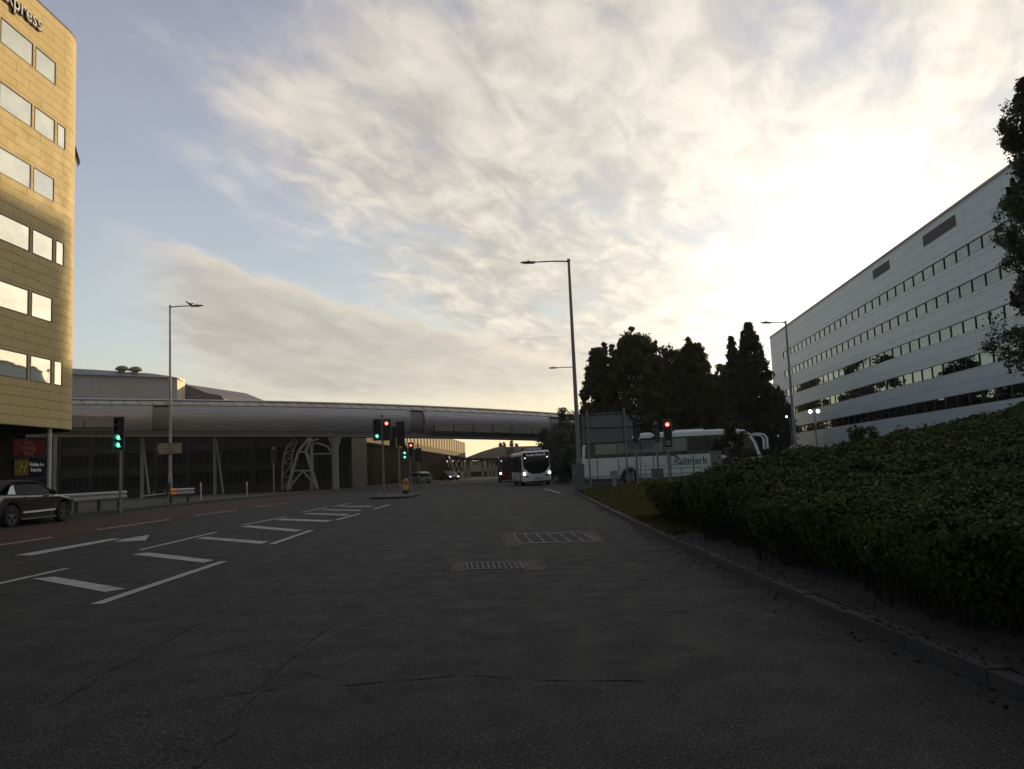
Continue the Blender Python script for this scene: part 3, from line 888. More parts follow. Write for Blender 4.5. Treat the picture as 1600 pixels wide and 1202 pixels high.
# ================================================================== grey hall behind the tube bridge
M['hall_wall'] = panel_mat('hall_wall', (0.50, 0.48, 0.47), 5.0, 30.0, (0.24, 0.23, 0.22), 0.02, 0.0, 0.05, 0.7)
M['hall_roof'] = mat('hall_roof', (0.13, 0.13, 0.145), 0.55, 0.2, var=0.15)
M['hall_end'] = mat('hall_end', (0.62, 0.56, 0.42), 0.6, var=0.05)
hall = thing('hall_building', 'grey windowless hall with two mushroom vents, rising behind the tube bridge', 'building', at(200, 745, 114).xy.to_3d())
HL = hall.location.copy()
def hp(px, py, Y): return at(px, py, Y) - HL
def g0(v): return Vector((v.x, v.y, -0.5))
b = MB(); A, B = hp(20, 581, 112), hp(277, 590, 116)
C = B + Vector((0.25, 2.3, 0)); Dd = A + Vector((0.25, 2.3, 0))
vuv = []
for p, q in ((A, B), (B, C), (C, Dd), (Dd, A)):
    if (p, q) == (B, C): continue
    b.poly([g0(p), g0(q), q, p]); L = (q - p).length; vuv += [(0, 0), (L, 0), (L, 16), (0, 16)]
set_uv(b.build('wall', M['hall_wall'], hall), vuv)
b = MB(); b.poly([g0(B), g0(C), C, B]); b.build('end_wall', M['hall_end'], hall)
b = MB()
prof = [hp(20, 581.2, 111.8), hp(20, 568, 118), hp(150, 576.5, 120), hp(245, 582, 120), hp(268, 588, 119), hp(277.5, 590, 115.8)]
up = Vector((0, 0, 0.25))
r0 = [hp(20, 582, 111.7), hp(150, 586, 113.5), hp(262, 590, 115.3), hp(278, 591, 115.8), hp(289, 599.5, 118.3)]
r1 = [hp(20, 571, 119), hp(150, 578, 120.5), hp(235, 583.5, 121.5), hp(268, 588, 120), hp(290, 599, 119.5)]
r2 = [p + Vector((3, 12, -4)) for p in r1]
for a_, c_ in ((r0, r1), (r1, r2)):
    for i in range(4): b.poly([a_[i], a_[i + 1], c_[i + 1], c_[i]])
b.build('roof', M['hall_roof'], hall)
b = MB(); q = [(287, 600, 118.6), (303, 606, 118.8), (322, 614, 119), (345, 618, 119.2), (350, 624, 119.3), (350, 640, 119.3), (287, 640, 118.6)]
fr = [hp(*p) for p in q]; bk = [p + Vector((4, 16, 0)) for p in fr]
b.loft([fr, bk]); b.build('lower_roof', M['hall_roof'], hall)
for px in (191, 212):
    b = MB(); c = hp(px, 579.5 + (px - 191) * .06, 119.5)
    b.loft([[c + Vector((math.cos(t * .3927) * r, math.sin(t * .3927) * r, h)) for t in range(16)] for r, h in ((.55, -.6), (.55, .0), (.95, .12), (.98, .22), (.8, .5), (.45, .68), (.1, .74))])
    b.build('roof_vent', M['green_cab'], hall, smooth=50)

# ================================================================== multi-storey car park under and behind the bridge
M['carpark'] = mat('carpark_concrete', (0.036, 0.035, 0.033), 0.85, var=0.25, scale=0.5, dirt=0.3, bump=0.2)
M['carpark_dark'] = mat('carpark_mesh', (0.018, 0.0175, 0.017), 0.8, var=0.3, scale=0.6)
cp = thing('car_park', 'dark multi storey car park with banded parapets under the tube bridge', 'building', at(250, 760, 93).xy.to_3d())
CL = cp.location.copy()
xa, xb, Yc = at(-60, 745, 93).x - CL.x, at(548, 745, 93).x - CL.x, 0.0
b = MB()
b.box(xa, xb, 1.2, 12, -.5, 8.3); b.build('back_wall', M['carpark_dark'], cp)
for z0, z1 in ((0.0, 1.15), (2.55, 3.5), (5.0, 5.9), (7.4, 8.3)):
    b = MB(); b.box(xa, xb, -.15, 0.25, z0, z1); b.box(xa, xb, -.19, -.152, z1 - .12, z1 - .02); b.build('parapet', M['carpark'], cp)
n = 12
for i in range(n + 1):
    x = xa + (xb - xa) * i / n
    b = MB(); b.box(x - .2, x + .2, -.4, -.192, -.5, 8.25); b.build('column', M['carpark'], cp)
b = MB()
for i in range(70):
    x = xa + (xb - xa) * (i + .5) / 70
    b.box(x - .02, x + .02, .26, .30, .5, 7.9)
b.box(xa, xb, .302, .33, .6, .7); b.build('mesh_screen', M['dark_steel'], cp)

# ================================================================== tube bridge (covered skyway)
M['tube_metal'] = mat('tube_cladding', (0.41, 0.415, 0.45), 0.42, 0.3, var=0.06, scale=0.5, dirt=0.08)
M['tube_cap'] = mat('tube_cap', (0.36, 0.36, 0.37), 0.5, 0.3, var=0.08)
M['tube_glaz'] = mat('tube_glazing', (0.46, 0.44, 0.34), 0.3, 0.0, var=0.18, scale=0.4)
M['tube_joint'] = mat('tube_joint', (0.20, 0.195, 0.185), 0.7, var=0.15)
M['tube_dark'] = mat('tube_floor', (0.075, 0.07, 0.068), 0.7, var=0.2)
M['tube_panel'] = mat('tube_panel', (0.20, 0.20, 0.21), 0.55, 0.3)
M['white_steel'] = mat('white_steel', (0.25, 0.27, 0.28), 0.5, 0.1, var=0.1, dirt=0.2)
pxk = np.array([-60, 120, 300, 460, 640, 760, 880, 970.]); Yk = np.array([75.5, 79, 82.5, 87, 96, 105, 117, 128.])
topk = np.array([620.5, 622, 624.5, 627.5, 632, 638.5, 646.5, 653.]); botk = np.array([684, 683.5, 683.2, 683.5, 684.5, 687, 690.5, 693.])
fY, fT, fB = (np.polyfit(pxk, q, 3) for q in (Yk, topk, botk))
def tube_at(px):
    Y = float(np.polyval(fY, px)); t = at(px, float(np.polyval(fT, px)), Y); bt = at(px, float(np.polyval(fB, px)), Y)
    c = (t + bt) / 2; a = (t.z - bt.z) / 2
    return Vector((c.x, c.y, (t.z + bt.z) / 2)), a
tb = thing('tube_bridge', 'silver ribbed tubular footbridge crossing high over the road from left to right', 'bridge', at(460, 745, 87).xy.to_3d())
TL = tb.location.copy()
def sec(px):
    c, a = tube_at(px); c2, _ = tube_at(px + 2); c1, _ = tube_at(px - 2)
    d = (c2 - c1); d.z = 0; d.normalize(); n = Vector((d.y, -d.x, 0))        # n points towards the camera side
    if n.y > 0: n = -n
    return c - TL, a, n, d
def spt(px, phi, r=1.0, rw=1.0):
    c, a, n, d = sec(px)
    return c + n * (math.cos(R(phi)) * a * r * rw) + Vector((0, 0, math.sin(R(phi)) * a * r))
def skin(name, p0, p1, phis, rs, mname, step=8.0, smooth=None, n=None):
    n = n or max(2, int((p1 - p0) / step)); b = MB()
    b.loft([[spt(p0 + (p1 - p0) * i / n, ph, r) for ph, r in zip(phis, rs)] for i in range(n + 1)], closed=False)
    return b.build(name, M[mname], tb, smooth=smooth)
skin('roof_cap', -60, 965, [62 + 4 * i for i in range(15)], [1.0] * 15, 'tube_cap', smooth=60)
def ribbed(lo, hi, n):
    ph, rs = [], []
    for i in range(n):
        a_ = hi + (lo - hi) * i / n; c_ = hi + (lo - hi) * (i + .62) / n; e_ = hi + (lo - hi) * (i + .7) / n
        ph += [a_, c_, e_]; rs += [0.99, 0.985, 0.965]
        ph.append(hi + (lo - hi) * (i + .95) / n); rs.append(0.965)
    return ph, rs
for p0, p1 in ((-60, 240), (266, 628), (648, 843), (860, 965)):
    ph, rs = ribbed(-50, 36, 11); skin('shell', p0, p1, ph, rs, 'tube_metal', 10)
    ph, rs = ribbed(230, 144, 14); skin('shell', p0, p1, ph, rs, 'tube_metal', 14)
for p0, p1 in ((240, 266), (628, 648), (843, 860)):
    skin('joint', p0, p1, [37 - 6 * i for i in range(15)], [0.90] * 15, 'tube_joint', 6, smooth=60)
    skin('joint', p0, p1, [143 + 6 * i for i in range(15)], [0.90] * 15, 'tube_joint', 6, smooth=60)
    for q in (p0, p1):
        b = MB(); b.loft([[spt(q + e, 38 - 6 * i, r) for i in range(16)] for e, r in ((-.8, .9), (-.8, 1.005), (.8, 1.005), (.8, .9))], closed=False)
        b.build('joint_rim', M['tube_panel'], tb)
for lo, hi in ((37, 61.5), (143, 118.5)):
    skin('glazing', -60, 965, [lo + (hi - lo) * i / 4 for i in range(5)], [0.97] * 5, 'tube_glaz', 12, smooth=60)
    skin('glazing_rail', -60, 965, [lo - 1, lo - 1, lo + 1, lo + 1], [.97, 1.008, 1.008, .97], 'dark_steel', 12)
    skin('glazing_rail', -60, 965, [hi - .8, hi - .8, hi + .8, hi + .8], [.97, 1.012, 1.012, .97], 'dark_steel', 12)
px = -50.0
while px < 955:
    b = MB(); w = 0.55
    b.loft([[spt(px + (i / 4) * 7 + e, 61 - i * 5.8, 0.985) for i in range(5)] for e in (-w, w)], closed=False)
    b.build('glazing_bar', M['dark_steel'], tb)
    px += 22.5 * (1 - 0.28 * (px / 960))
# floor beam under the tube, with a bright bottom lip
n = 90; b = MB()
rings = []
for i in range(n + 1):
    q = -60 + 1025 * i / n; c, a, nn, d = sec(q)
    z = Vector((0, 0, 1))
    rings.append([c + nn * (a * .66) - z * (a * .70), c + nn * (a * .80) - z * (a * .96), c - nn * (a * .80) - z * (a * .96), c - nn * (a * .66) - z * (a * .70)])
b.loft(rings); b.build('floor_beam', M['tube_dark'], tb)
b = MB(); rings = []
for i in range(n + 1):
    q = -60 + 1025 * i / n; c, a, nn, d = sec(q); z = Vector((0, 0, 1))
    rings.append([c + nn * (a * u) - z * (a * v) for u, v in ((.81, .965), (.86, .965), (.86, 1.0), (.81, 1.0))])
b.loft(rings); b.build('beam_lip', M['galv'], tb)
def flat_panel(p0, p1, r0, r1, mname):
    b = MB(); n = 10; rings = []
    for i in range(n + 1):
        c, a, nn, d = sec(p0 + (p1 - p0) * i / n); z = Vector((0, 0, 1))
        rings.append([c + nn * (a * u) + z * (a * v) for u, v in ((.9, r1), (1.03, r1), (1.03, r0), (.9, r0))])
    b.loft(rings); b.build('service_panel', M[mname], tb)
flat_panel(70, 136, -.55, .04, 'tube_panel'); flat_panel(138, 186, -.55, .0, 'tube_panel')
for q in range(662, 842, 30): flat_panel(q, q + 28.5, -.62, -.12, 'tube_joint')
# white lattice trestle and columns carrying it
YT = 86.5
def tp(px, py, dy=0.0): return at(px, py, YT + dy) - TL
tr = MB()
for a_, c_, w in (((449, 766), (466.5, 705), .27), ((496, 764), (478, 705), .27), ((466.5, 705), (484, 684), .24), ((478, 705), (486, 684), .24), ((466, 706), (479, 706), .18), ((457, 735.5), (489, 735.5), .16),
                  ((473.5, 736), (451, 763), .18), ((473.5, 736), (495, 761), .18), ((484, 690), (497, 686), .16)):
    tr.bar(tp(*a_), tp(*c_), w, w)
tr.build('trestle', M['white_steel'], tb)
lt = MB()
outer = [(441, 766), (441, 745), (442, 725), (445, 708), (450, 697), (460, 686)]; inner = [(455, 765), (455, 745), (455.5, 725), (456.5, 712), (459, 703), (465, 690)]
for ch in (outer, inner): lt.tube([tp(*p, dy=1.2) for p in ch], .11, 8)
for (a_, c_), (d_, e_) in zip(zip(outer[:-1], outer[1:]), zip(inner[:-1], inner[1:])):
    lt.bar(tp(*a_, dy=1.2), tp(*e_, dy=1.2), .10, .10); lt.bar(tp(*c_, dy=1.2), tp(*e_, dy=1.2), .10, .10)
lt.build('lattice_strut', M['white_steel'], tb, smooth=50)
def col(px, pb, pt, r, dy, name='column', flare=False):
    b = MB(); A = tp(px, pb, dy); B = tp(px, pt, dy); B = Vector((A.x, A.y, B.z))
    A = Vector((A.x, A.y, gz(A.x + TL.x, A.y + TL.y)))
    rr = [r, r, r * 1.9] if flare else [r, r]
    P_ = [A, B - Vector((0, 0, 1.1)), B] if flare else [A, B]
    b.tube(P_, rr, 16); b.build(name, M['white_steel'], tb, smooth=50)
col(487.5, 765, 684, .20, .6); col(524.5, 763, 684, .38, 1.0, flare=True)
b = MB(); b.tube([tp(521, 712, 1), tp(512, 698, 1), tp(497, 693, 1), tp(486, 694, 1)], .14, 8); b.bar(tp(490, 709.5, 1), tp(521, 709, 1), .16, .16); b.build('brace', M['white_steel'], tb, smooth=50)
for px_, top_ in ((85, 684), (222, 684), (336, 684)):
    col(px_, 766, top_, .17, -3.5 if px_ < 300 else 0)
b = MB(); b.bar(tp(338, 690, 0), tp(349, 772, -1), .14, .14); b.bar(tp(224, 692, -4), tp(233, 772, -5), .14, .14); b.build('brace', M['white_steel'], tb)
for px_, pb, dy in ((880, 757, 32), (868, 752, 32)):
    col(px_, pb, 690, .16, dy)

# ================================================================== elevated walkways beyond
M['walk_cream'] = mat('walkway_cream', (0.70, 0.62, 0.45), 0.9, spec=0.05, var=0.06)
M['walk_tan'] = mat('walkway_tan', (0.24, 0.20, 0.15), 0.9, spec=0.05, var=0.08)
M['far_tan'] = mat('far_tan', (0.32, 0.275, 0.215), 0.75, var=0.1, scale=0.3)
M['far_dark'] = mat('far_dark', (0.012, 0.0115, 0.011), 0.95, spec=0.0, var=0.2, scale=0.4)  # near-black: the shade under the striped walkway is put into this colour
M['far_post'] = mat('far_post', (0.30, 0.27, 0.23), 0.7, var=0.1)
wk = thing('striped_walkway', 'raised walkway clad in cream and tan vertical stripes beyond the tube bridge', 'walkway', at(640, 744, 125).xy.to_3d())
WL = wk.location.copy()
A0, A1 = at(540, 686, 100) - WL, at(727.5, 715, 172) - WL         # lower edge, near and far
T0_, T1_ = Vector((A0.x, A0.y, A0.z + 3.9)), Vector((A1.x, A1.y, (at(727.5, 692, 172) - WL).z))
dv = (A1 - A0); dv.z = 0; dv.normalize(); nv = Vector((dv.y, -dv.x, 0))
def wpt(t, v, o): return A0.lerp(A1, t).lerp(T0_.lerp(T1_, t), v) + nv * o
b = MB(); b.hexa([wpt(0, 0, -4), wpt(0, 0, 0), wpt(1, 0, 0), wpt(1, 0, -4), wpt(0, 1, -4), wpt(0, 1, 0), wpt(1, 1, 0), wpt(1, 1, -4)]); b.build('cladding', M['walk_tan'], wk)
n = 34
for i in range(n):
    b = MB(); t0, t1 = (i + .08) / n, (i + .55) / n
    b.hexa([wpt(t0, .26, .004), wpt(t0, .26, .06), wpt(t1, .26, .06), wpt(t1, .26, .004), wpt(t0, .97, .004), wpt(t0, .97, .06), wpt(t1, .97, .06), wpt(t1, .97, .004)]); b.build('stripe_panel', M['walk_cream'], wk)
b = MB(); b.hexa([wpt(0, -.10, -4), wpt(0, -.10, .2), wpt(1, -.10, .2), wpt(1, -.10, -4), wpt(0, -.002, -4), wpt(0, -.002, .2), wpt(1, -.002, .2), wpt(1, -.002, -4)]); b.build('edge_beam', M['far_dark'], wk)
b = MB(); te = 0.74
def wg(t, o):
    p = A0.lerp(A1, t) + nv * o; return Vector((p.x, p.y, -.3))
b.hexa([wg(0, -1), wg(0, -.1), wg(te + .09, -.1), wg(te + .09, -1), wpt(0, -.102, -1), wpt(0, -.102, -.1), wpt(te, -.102, -.1), wpt(te, -.102, -1)]); b.build('undercroft_shade_wall', M['far_dark'], wk)  # wall coloured almost black in place of undercroft shade
b = MB(); b.bar(wpt(te + .02, -.1, .1), wg(te + .13, .1), .5, .35); b.build('raking_strut', M['far_post'], wk)
for t in (.83, .9, .97):
    b = MB(); q = wpt(t, -.1, -.6); b.tube([(q.x, q.y, -.3), (q.x, q.y, q.z)], .28, 10); b.build('post', M['far_post'], wk, smooth=50)
b = MB()
for t in (.80, .88):
    q0, q1 = wpt(t, -.1, -.2), wpt(t + .08, -.1, -.2); z = Vector((0, 0, 2.6))
    b.bar(q0, q1 - z, .22, .22); b.bar(q0 - z, q1, .22, .22)
b.build('cross_brace', M['far_dark'], wk)

fb = thing('footbridge', 'tan enclosed footbridge on slim posts, crossing far behind the white bus', 'bridge', at(800, 733, 185).xy.to_3d())
FL = fb.location.copy()
def fp(px, py, Y=185.0): return at(px, py, Y) - FL
b = MB(); o_ = [(726, 716), (734, 713), (752, 706), (775, 699), (800, 698), (905, 695), (905, 716.5), (726, 718.5)]
b.loft([[fp(*p) for p in o_], [fp(*p) + Vector((0, 5, 0)) for p in o_]]); b.build('enclosure', M['far_tan'], fb)
for x0, x1 in ((791, 803), (814, 822), (838, 846)):
    b = MB(); b.loft([[fp(x, y, 184.8) for x, y in ((x0, 700), (x1, 700), (x1, 714), (x0, 714))], [fp(x, y, 184.97) for x, y in ((x0, 700), (x1, 700), (x1, 714), (x0, 714))]]); b.build('window_panel', M['louvre'], fb)
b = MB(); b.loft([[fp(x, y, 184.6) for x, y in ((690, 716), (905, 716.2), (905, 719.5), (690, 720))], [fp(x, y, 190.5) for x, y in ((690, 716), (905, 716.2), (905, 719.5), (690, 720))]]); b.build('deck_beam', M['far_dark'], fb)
for px_ in (722, 731, 754, 762, 768, 774, 785, 800):
    b = MB(); q = fp(px_, 719, 187); w = .55 if px_ < 735 else .32
    b.box(q.x - w, q.x + w, q.y - .3, q.y + .3, -.3, q.z); b.build('post', M['far_post'], fb)
b = MB()
for x0, x1 in ((735, 752), (700, 720)):
    b.bar(fp(x0, 720, 186.5), fp(x1, 729, 186.5), .3, .3); b.bar(fp(x0, 729, 186.5), fp(x1, 720, 186.5), .3, .3)
b.build('cross_brace', M['far_post'], fb)
sh = thing('low_building', 'low tan building seen between the posts under the far footbridge', 'building', at(745, 733, 205).xy.to_3d())
SL = sh.location.copy()
p0, p1 = at(660, 725, 205) - SL, at(900, 724, 205) - SL
b = MB(); b.box(p0.x, p1.x, 0, 10, 1.2, p0.z + .2); b.build('wall', M['far_tan'], sh)
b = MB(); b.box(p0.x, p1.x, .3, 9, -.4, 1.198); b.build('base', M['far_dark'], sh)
for x0 in (715, 762):
    pass

lb = thing('shade_block', 'plain dark low block added behind the trees to shade the walkway undercroft', 'building', (30, 135, 0))
b = MB(); b.box(-21, 15, 0, 10, -.3, 9.2); b.build('wall', M['far_dark'], lb)  # invented block, added out of sight to keep low sun off the undercroft
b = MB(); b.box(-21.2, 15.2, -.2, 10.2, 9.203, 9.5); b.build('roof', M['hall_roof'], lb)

# ================================================================== vehicles (local: +y forward, +x right, z up)
M['dark_glass'] = mirror_glass('dark_glass', (0.012, 0.013, 0.014), 0.05, 0.0, metal=0.0, spec=0.06)
def inset_poly(P, d):
    n = len(P); out = []
    area = sum(P[i][0] * P[(i + 1) % n][1] - P[(i + 1) % n][0] * P[i][1] for i in range(n))
    sg = 1 if area > 0 else -1
    for i in range(n):
        p0, p1, p2 = Vector(P[i - 1]), Vector(P[i]), Vector(P[(i + 1) % n])
        a = (p1 - p0); c = (p2 - p1)
        a = a.normalized() if a.length > 1e-9 else Vector((1, 0)); c = c.normalized() if c.length > 1e-9 else a
        na, nc = Vector((-a.y, a.x)) * sg, Vector((-c.y, c.x)) * sg
        m_ = na + nc
        m_ = m_.normalized() if m_.length > 1e-6 else na
        kf = 1.0 / max(0.5, m_.dot(na))
        out.append((p1.x + m_.x * d * kf, p1.y + m_.y * d * kf))
    return out
def slab(profile, layers, waist=None):
    """side profile (y,z) lofted across the width; layers = (x, inset)"""
    b = MB(); rings = []
    for x, ins in layers:
        q = inset_poly(profile, ins)
        rings.append([(x if waist is None else x * waist(z, y), y, z) for (y, z) in q])
    b.loft(rings)
    return b
def sym(half):
    return [(-x, i) for x, i in half[::-1]] + half
def arch(cy, cz, r, n=10, a0=195, a1=-15):
    return [(cy + r * math.cos(R(a0 + (a1 - a0) * i / n)), cz + r * math.sin(R(a0 + (a1 - a0) * i / n))) for i in range(n + 1)]
def wheel(root, x, y, r, w, side, spokes=5, rimmat='alloy', rr=0.70):
    b = MB(); prof = [(r * .66, -w / 2), (r * .93, -w / 2), (r, -w / 2 * .75), (r, w / 2 * .75), (r * .93, w / 2), (r * .66, w / 2)]
    n = 28
    rings = [[(x + o, y + rad * math.cos(2 * math.pi * i / n), r + rad * math.sin(2 * math.pi * i / n)) for rad, o in prof] for i in range(n + 1)]
    b.loft(rings, closed=True, cap=False)
    ty = b.build('wheel', M['rubber'], root, smooth=40)
    xo = x + side * (w / 2 - .03)
    g = MB()
    R0 = r * rr
    ring = lambda rad, xx: [(xx, y + rad * math.cos(2 * math.pi * i / n), r + rad * math.sin(2 * math.pi * i / n)) for i in range(n)]
    g.loft([ring(R0, xo), ring(R0, xo + side * .02), ring(R0 * .88, xo + side * .02), ring(R0 * .88, xo)], cap=False)
    g.loft([ring(R0 * .22, xo - side * .02), ring(R0 * .22, xo + side * .015), ring(R0 * .04, xo + side * .02)], cap=False)
    for i in range(spokes):
        a = 2 * math.pi * (i + .25) / spokes
        for da in (-.16, .16):
            p = Vector((xo + side * .006, y + R0 * .15 * math.cos(a), r + R0 * .15 * math.sin(a))); q = Vector((xo + side * .006, y + R0 * .92 * math.cos(a + da), r + R0 * .92 * math.sin(a + da)))
            g.bar(p, q, R0 * .11, .02, up=(1, 0, 0))
    g.build('rim', M[rimmat], ty, smooth=40)
    d = MB(); d.poly([(xo - side * .05, yy, zz) for yy, zz in circle(y, r, R0 * .95, 20)]); d.build('brake_disc', M['dark_steel'], ty)
    return ty

def make_convertible(loc, rz, rx=0.0, ry=0.0):
    o = thing('convertible_car', 'grey two door convertible with a black soft top, driving along the far bus lane', 'car', loc, rz, rx=rx, ry=ry)
    fw, rw, r = 1.36, -1.24, .325
    prof = [(-2.20, .42), (-2.21, .62), (-2.16, .86), (-2.06, .955), (-1.7, .985), (-1.2, .985), (-.4, .965), (.5, .945), (.92, .945), (1.25, .905), (1.7, .82), (2.02, .71), (2.17, .58), (2.20, .42), (2.16, .26), (1.98, .20), (1.75, .20)]
    prof += arch(fw, r + .01, .385, 12, 0, 180) [1:-1] + [(fw - .40, .19), (rw + .40, .19)] + arch(rw, r + .01, .385, 12, 0, 180)[1:-1] + [(-1.7, .22), (-2.1, .26)]
    def waist(z, y=0.0):
        return (1.0 - .30 * max(0.0, (y - 1.45) / .75) ** 2 - .16 * max(0.0, (-1.55 - y) / .65) ** 2) * 1.0 - .05 * sstep(.62, 1.0, z) - .05 * sstep(.45, .15, z)
    slab(prof, sym([(.35, .0), (.70, .0), (.82, .012), (.87, .035), (.895, .075)]), waist).build('body', M['car_paint'], o, smooth=35)
    top = [(-1.82, .95), (-1.62, 1.10), (-1.30, 1.27), (-.9, 1.375), (-.35, 1.41), (.15, 1.395), (.34, 1.365), (.30, 1.33), (-.3, 1.36), (-.85, 1.32), (-1.1, 1.2), (-1.05, .95)]
    slab([(-1.82, .96), (-1.62, 1.12), (-1.30, 1.28), (-.9, 1.38), (-.35, 1.41), (.15, 1.39), (.36, 1.36), (.36, 1.30), (-.95, 1.30), (-1.25, 1.2), (-1.5, 1.0), (-1.5, .955)], sym([(.3, .0), (.50, .005), (.60, .03), (.66, .075)])).build('soft_top', M['fabric'], o, smooth=45)
    # side glass, pillars, windscreen
    for s in (-1, 1):
        X0, X1 = .80 * s, .60 * s
        def G(y, z): return (X0 + (X1 - X0) * (z - .96) / .36, y, z)
        b = MB(); b.loft([[G(.86, .955), G(.30, 1.315), G(-.85, 1.32), G(-.95, .965)], [tuple(Vector(G(*q)) - Vector((.01 * s, 0, 0))) for q in ((.86, .955), (.30, 1.315), (-.85, 1.32), (-.95, .965))]]); b.build('side_window', M['dark_glass'], o)
        b = MB(); b.loft([[G(-1.0, .965), G(-.90, 1.27), G(-1.1, 1.20), G(-1.38, .975)], [tuple(Vector(G(*q)) - Vector((.01 * s, 0, 0))) for q in ((-1.0, .965), (-.90, 1.27), (-1.1, 1.20), (-1.38, .975))]]); b.build('quarter_window', M['sig_off'] if s < 0 else mirror_glass('quarter_glass', (.30, .33, .30), .12, 0.0), o)
        b = MB(); b.bar(Vector(G(.97, .945)) + Vector((.012 * s, 0, 0)), Vector(G(.30, 1.34)) + Vector((.012 * s, 0, 0)), .05, .05); b.build('pillar', M['chrome'], o)
        b = MB(); b.bar(Vector(G(.9, .955)) + Vector((.03 * s, 0, 0)), Vector(G(-1.45, .975)) + Vector((.03 * s, 0, 0)), .02, .022); b.build('waist_trim', M['chrome'], o)
        b = MB()
        c = Vector((.95 * s, .62, 1.0)); b.loft([[c + Vector((x * s, y, z)) for x, z in rrect(-.11, .11, -.07, .075, .05)] for y in (-.05, .03)] + [[c + Vector((x * s * .7, .09, z * .7)) for x, z in rrect(-.11, .11, -.07, .075, .05)]])
        b.bar((.80 * s, .66, .955), (.90 * s, .64, .96), .05, .03); b.build('mirror', M['black'], o, smooth=40)
        b = MB()
        for yy in (.72, -.62): b.bar((.905 * s, yy, .30), (.872 * s, yy, .93), .012, .008)
        b.bar((.905 * s, .72, .30), (.905 * s, -.62, .30), .012, .01); b.build('door_gap', M['panel_line'], o)
        b = MB(); b.bar((.893 * s, -.42, .80), (.893 * s, -.62, .80), .025, .03); b.build('door_handle', M['car_paint'], o, bevel=.006)
        b = MB(); b.loft([[(s * .889, .9, .40), (s * .889, -.82, .37), (s * .889, -.82, .44), (s * .889, .9, .46)], [(s * .918, .8, .41), (s * .918, -.75, .385), (s * .9, -.78, .445), (s * .9, .85, .465)]]); b.build('sill_crease', M['car_paint'], o)
        b = MB(); b.bar((.865 * s, .92, .215), (.865 * s, -.82, .215), .06, .05); b.build('sill_trim', M['alloy'], o)
        b = MB(); b.loft([[(s * .55, -2.205, .70), (s * .84, -2.08, .70), (s * .84, -2.05, .84), (s * .55, -2.185, .84)], [(s * .55, -2.225, .70), (s * .86, -2.09, .70), (s * .86, -2.06, .84), (s * .55, -2.205, .84)]]); b.build('tail_light', M['red_lens'], o)
        b = MB(); b.loft([[(s * .50, 2.16, .60), (s * .84, 1.98, .62), (s * .84, 1.92, .73), (s * .50, 2.08, .69)], [(s * .50, 2.18, .60), (s * .86, 2.0, .62), (s * .86, 1.94, .73), (s * .50, 2.1, .69)]]); b.build('headlight', M['lamp_off'], o)
        for wy in (fw, rw):
            b = MB(); b.poly([(s * .70, yy, zz) for yy, zz in circle(wy, r, .37, 18)]); b.build('wheel_well', M['black'], o)
        wheel(o, .775 * s, fw, r, .225, s); wheel(o, .775 * s, rw, r, .225, s)
    b = MB(); b.loft([[(-.70, .93, .945), (.70, .93, .945), (.56, .36, 1.33), (-.56, .36, 1.33)], [(-.70, .92, .94), (.70, .92, .94), (.56, .35, 1.32), (-.56, .35, 1.32)]]); b.build('windscreen', M['car_glass'], o)
    b = MB(); b.box(-.55, .55, -.8, .5, .9, .955); b.box(-.6, -.15, -.75, -.62, .95, 1.22); b.box(.15, .6, -.75, -.62, .95, 1.22); b.build('seats', M['black'], o)
    b = MB(); b.box(-.26, .26, -2.232, -2.214, .50, .61); b.build('number_plate', M['sign_yellow'], o)
    return o

def make_hatch(loc, rz, paint, label, lights=None):
    o = thing('hatchback_car', label, 'car', loc, rz)
    fw, rw, r = 1.27, -1.25, .31
    prof = [(-1.95, .40), (-1.97, .65), (-1.93, .92), (-.9, .98), (.2, .97), (.95, .95), (1.55, .84), (1.92, .68), (1.98, .45), (1.9, .24), (1.66, .2)]
    prof += arch(fw, r, .37, 10, 0, 180)[1:-1] + [(fw - .38, .2), (rw + .38, .2)] + arch(rw, r, .37, 10, 0, 180)[1:-1] + [(-1.62, .22)]
    slab(prof, sym([(.4, 0), (.68, 0), (.80, .02), (.85, .06)])).build('body', paint, o, smooth=35)
    slab([(-1.9, .94), (-1.72, 1.25), (-1.45, 1.46), (-.6, 1.51), (.05, 1.47), (.98, .95)], sym([(.4, 0), (.56, .01), (.63, .05), (.73, .14)])).build('cabin', M['car_glass'], o, smooth=35)
    slab([(-1.70, 1.30), (-1.46, 1.475), (-.6, 1.525), (.08, 1.48), (.0, 1.45), (-1.4, 1.43)], sym([(.35, 0), (.56, .0), (.62, .015)])).build('roof', paint, o, smooth=35)
    for s in (-1, 1):
        b = MB(); b.bar((.72 * s, -1.35, .95), (.62 * s, -1.15, 1.46), .06, .14); b.bar((.74 * s, .95, .95), (.61 * s, .1, 1.46), .05, .05); b.build('pillar', paint, o)
        b = MB(); b.cbox((.80 * s, -1.935, .82), (.14, .06, .2)); b.build('tail_light', M['red_lens'], o)
        b = MB(); b.cbox((.66 * s, 1.90, .66), (.3, .12, .12)); b.build('headlight', lights or M['lamp_off'], o)
        b = MB(); b.cbox((.92 * s, .75, 1.0), (.18, .08, .12)); b.build('mirror', M['black'], o, bevel=.02)
        wheel(o, .74 * s, fw, r, .2, s); wheel(o, .74 * s, rw, r, .2, s)
    b = MB(); b.box(-.26, .26, -1.99, -1.972, .55, .66); b.build('number_plate', M['sign_yellow'], o)
    return o

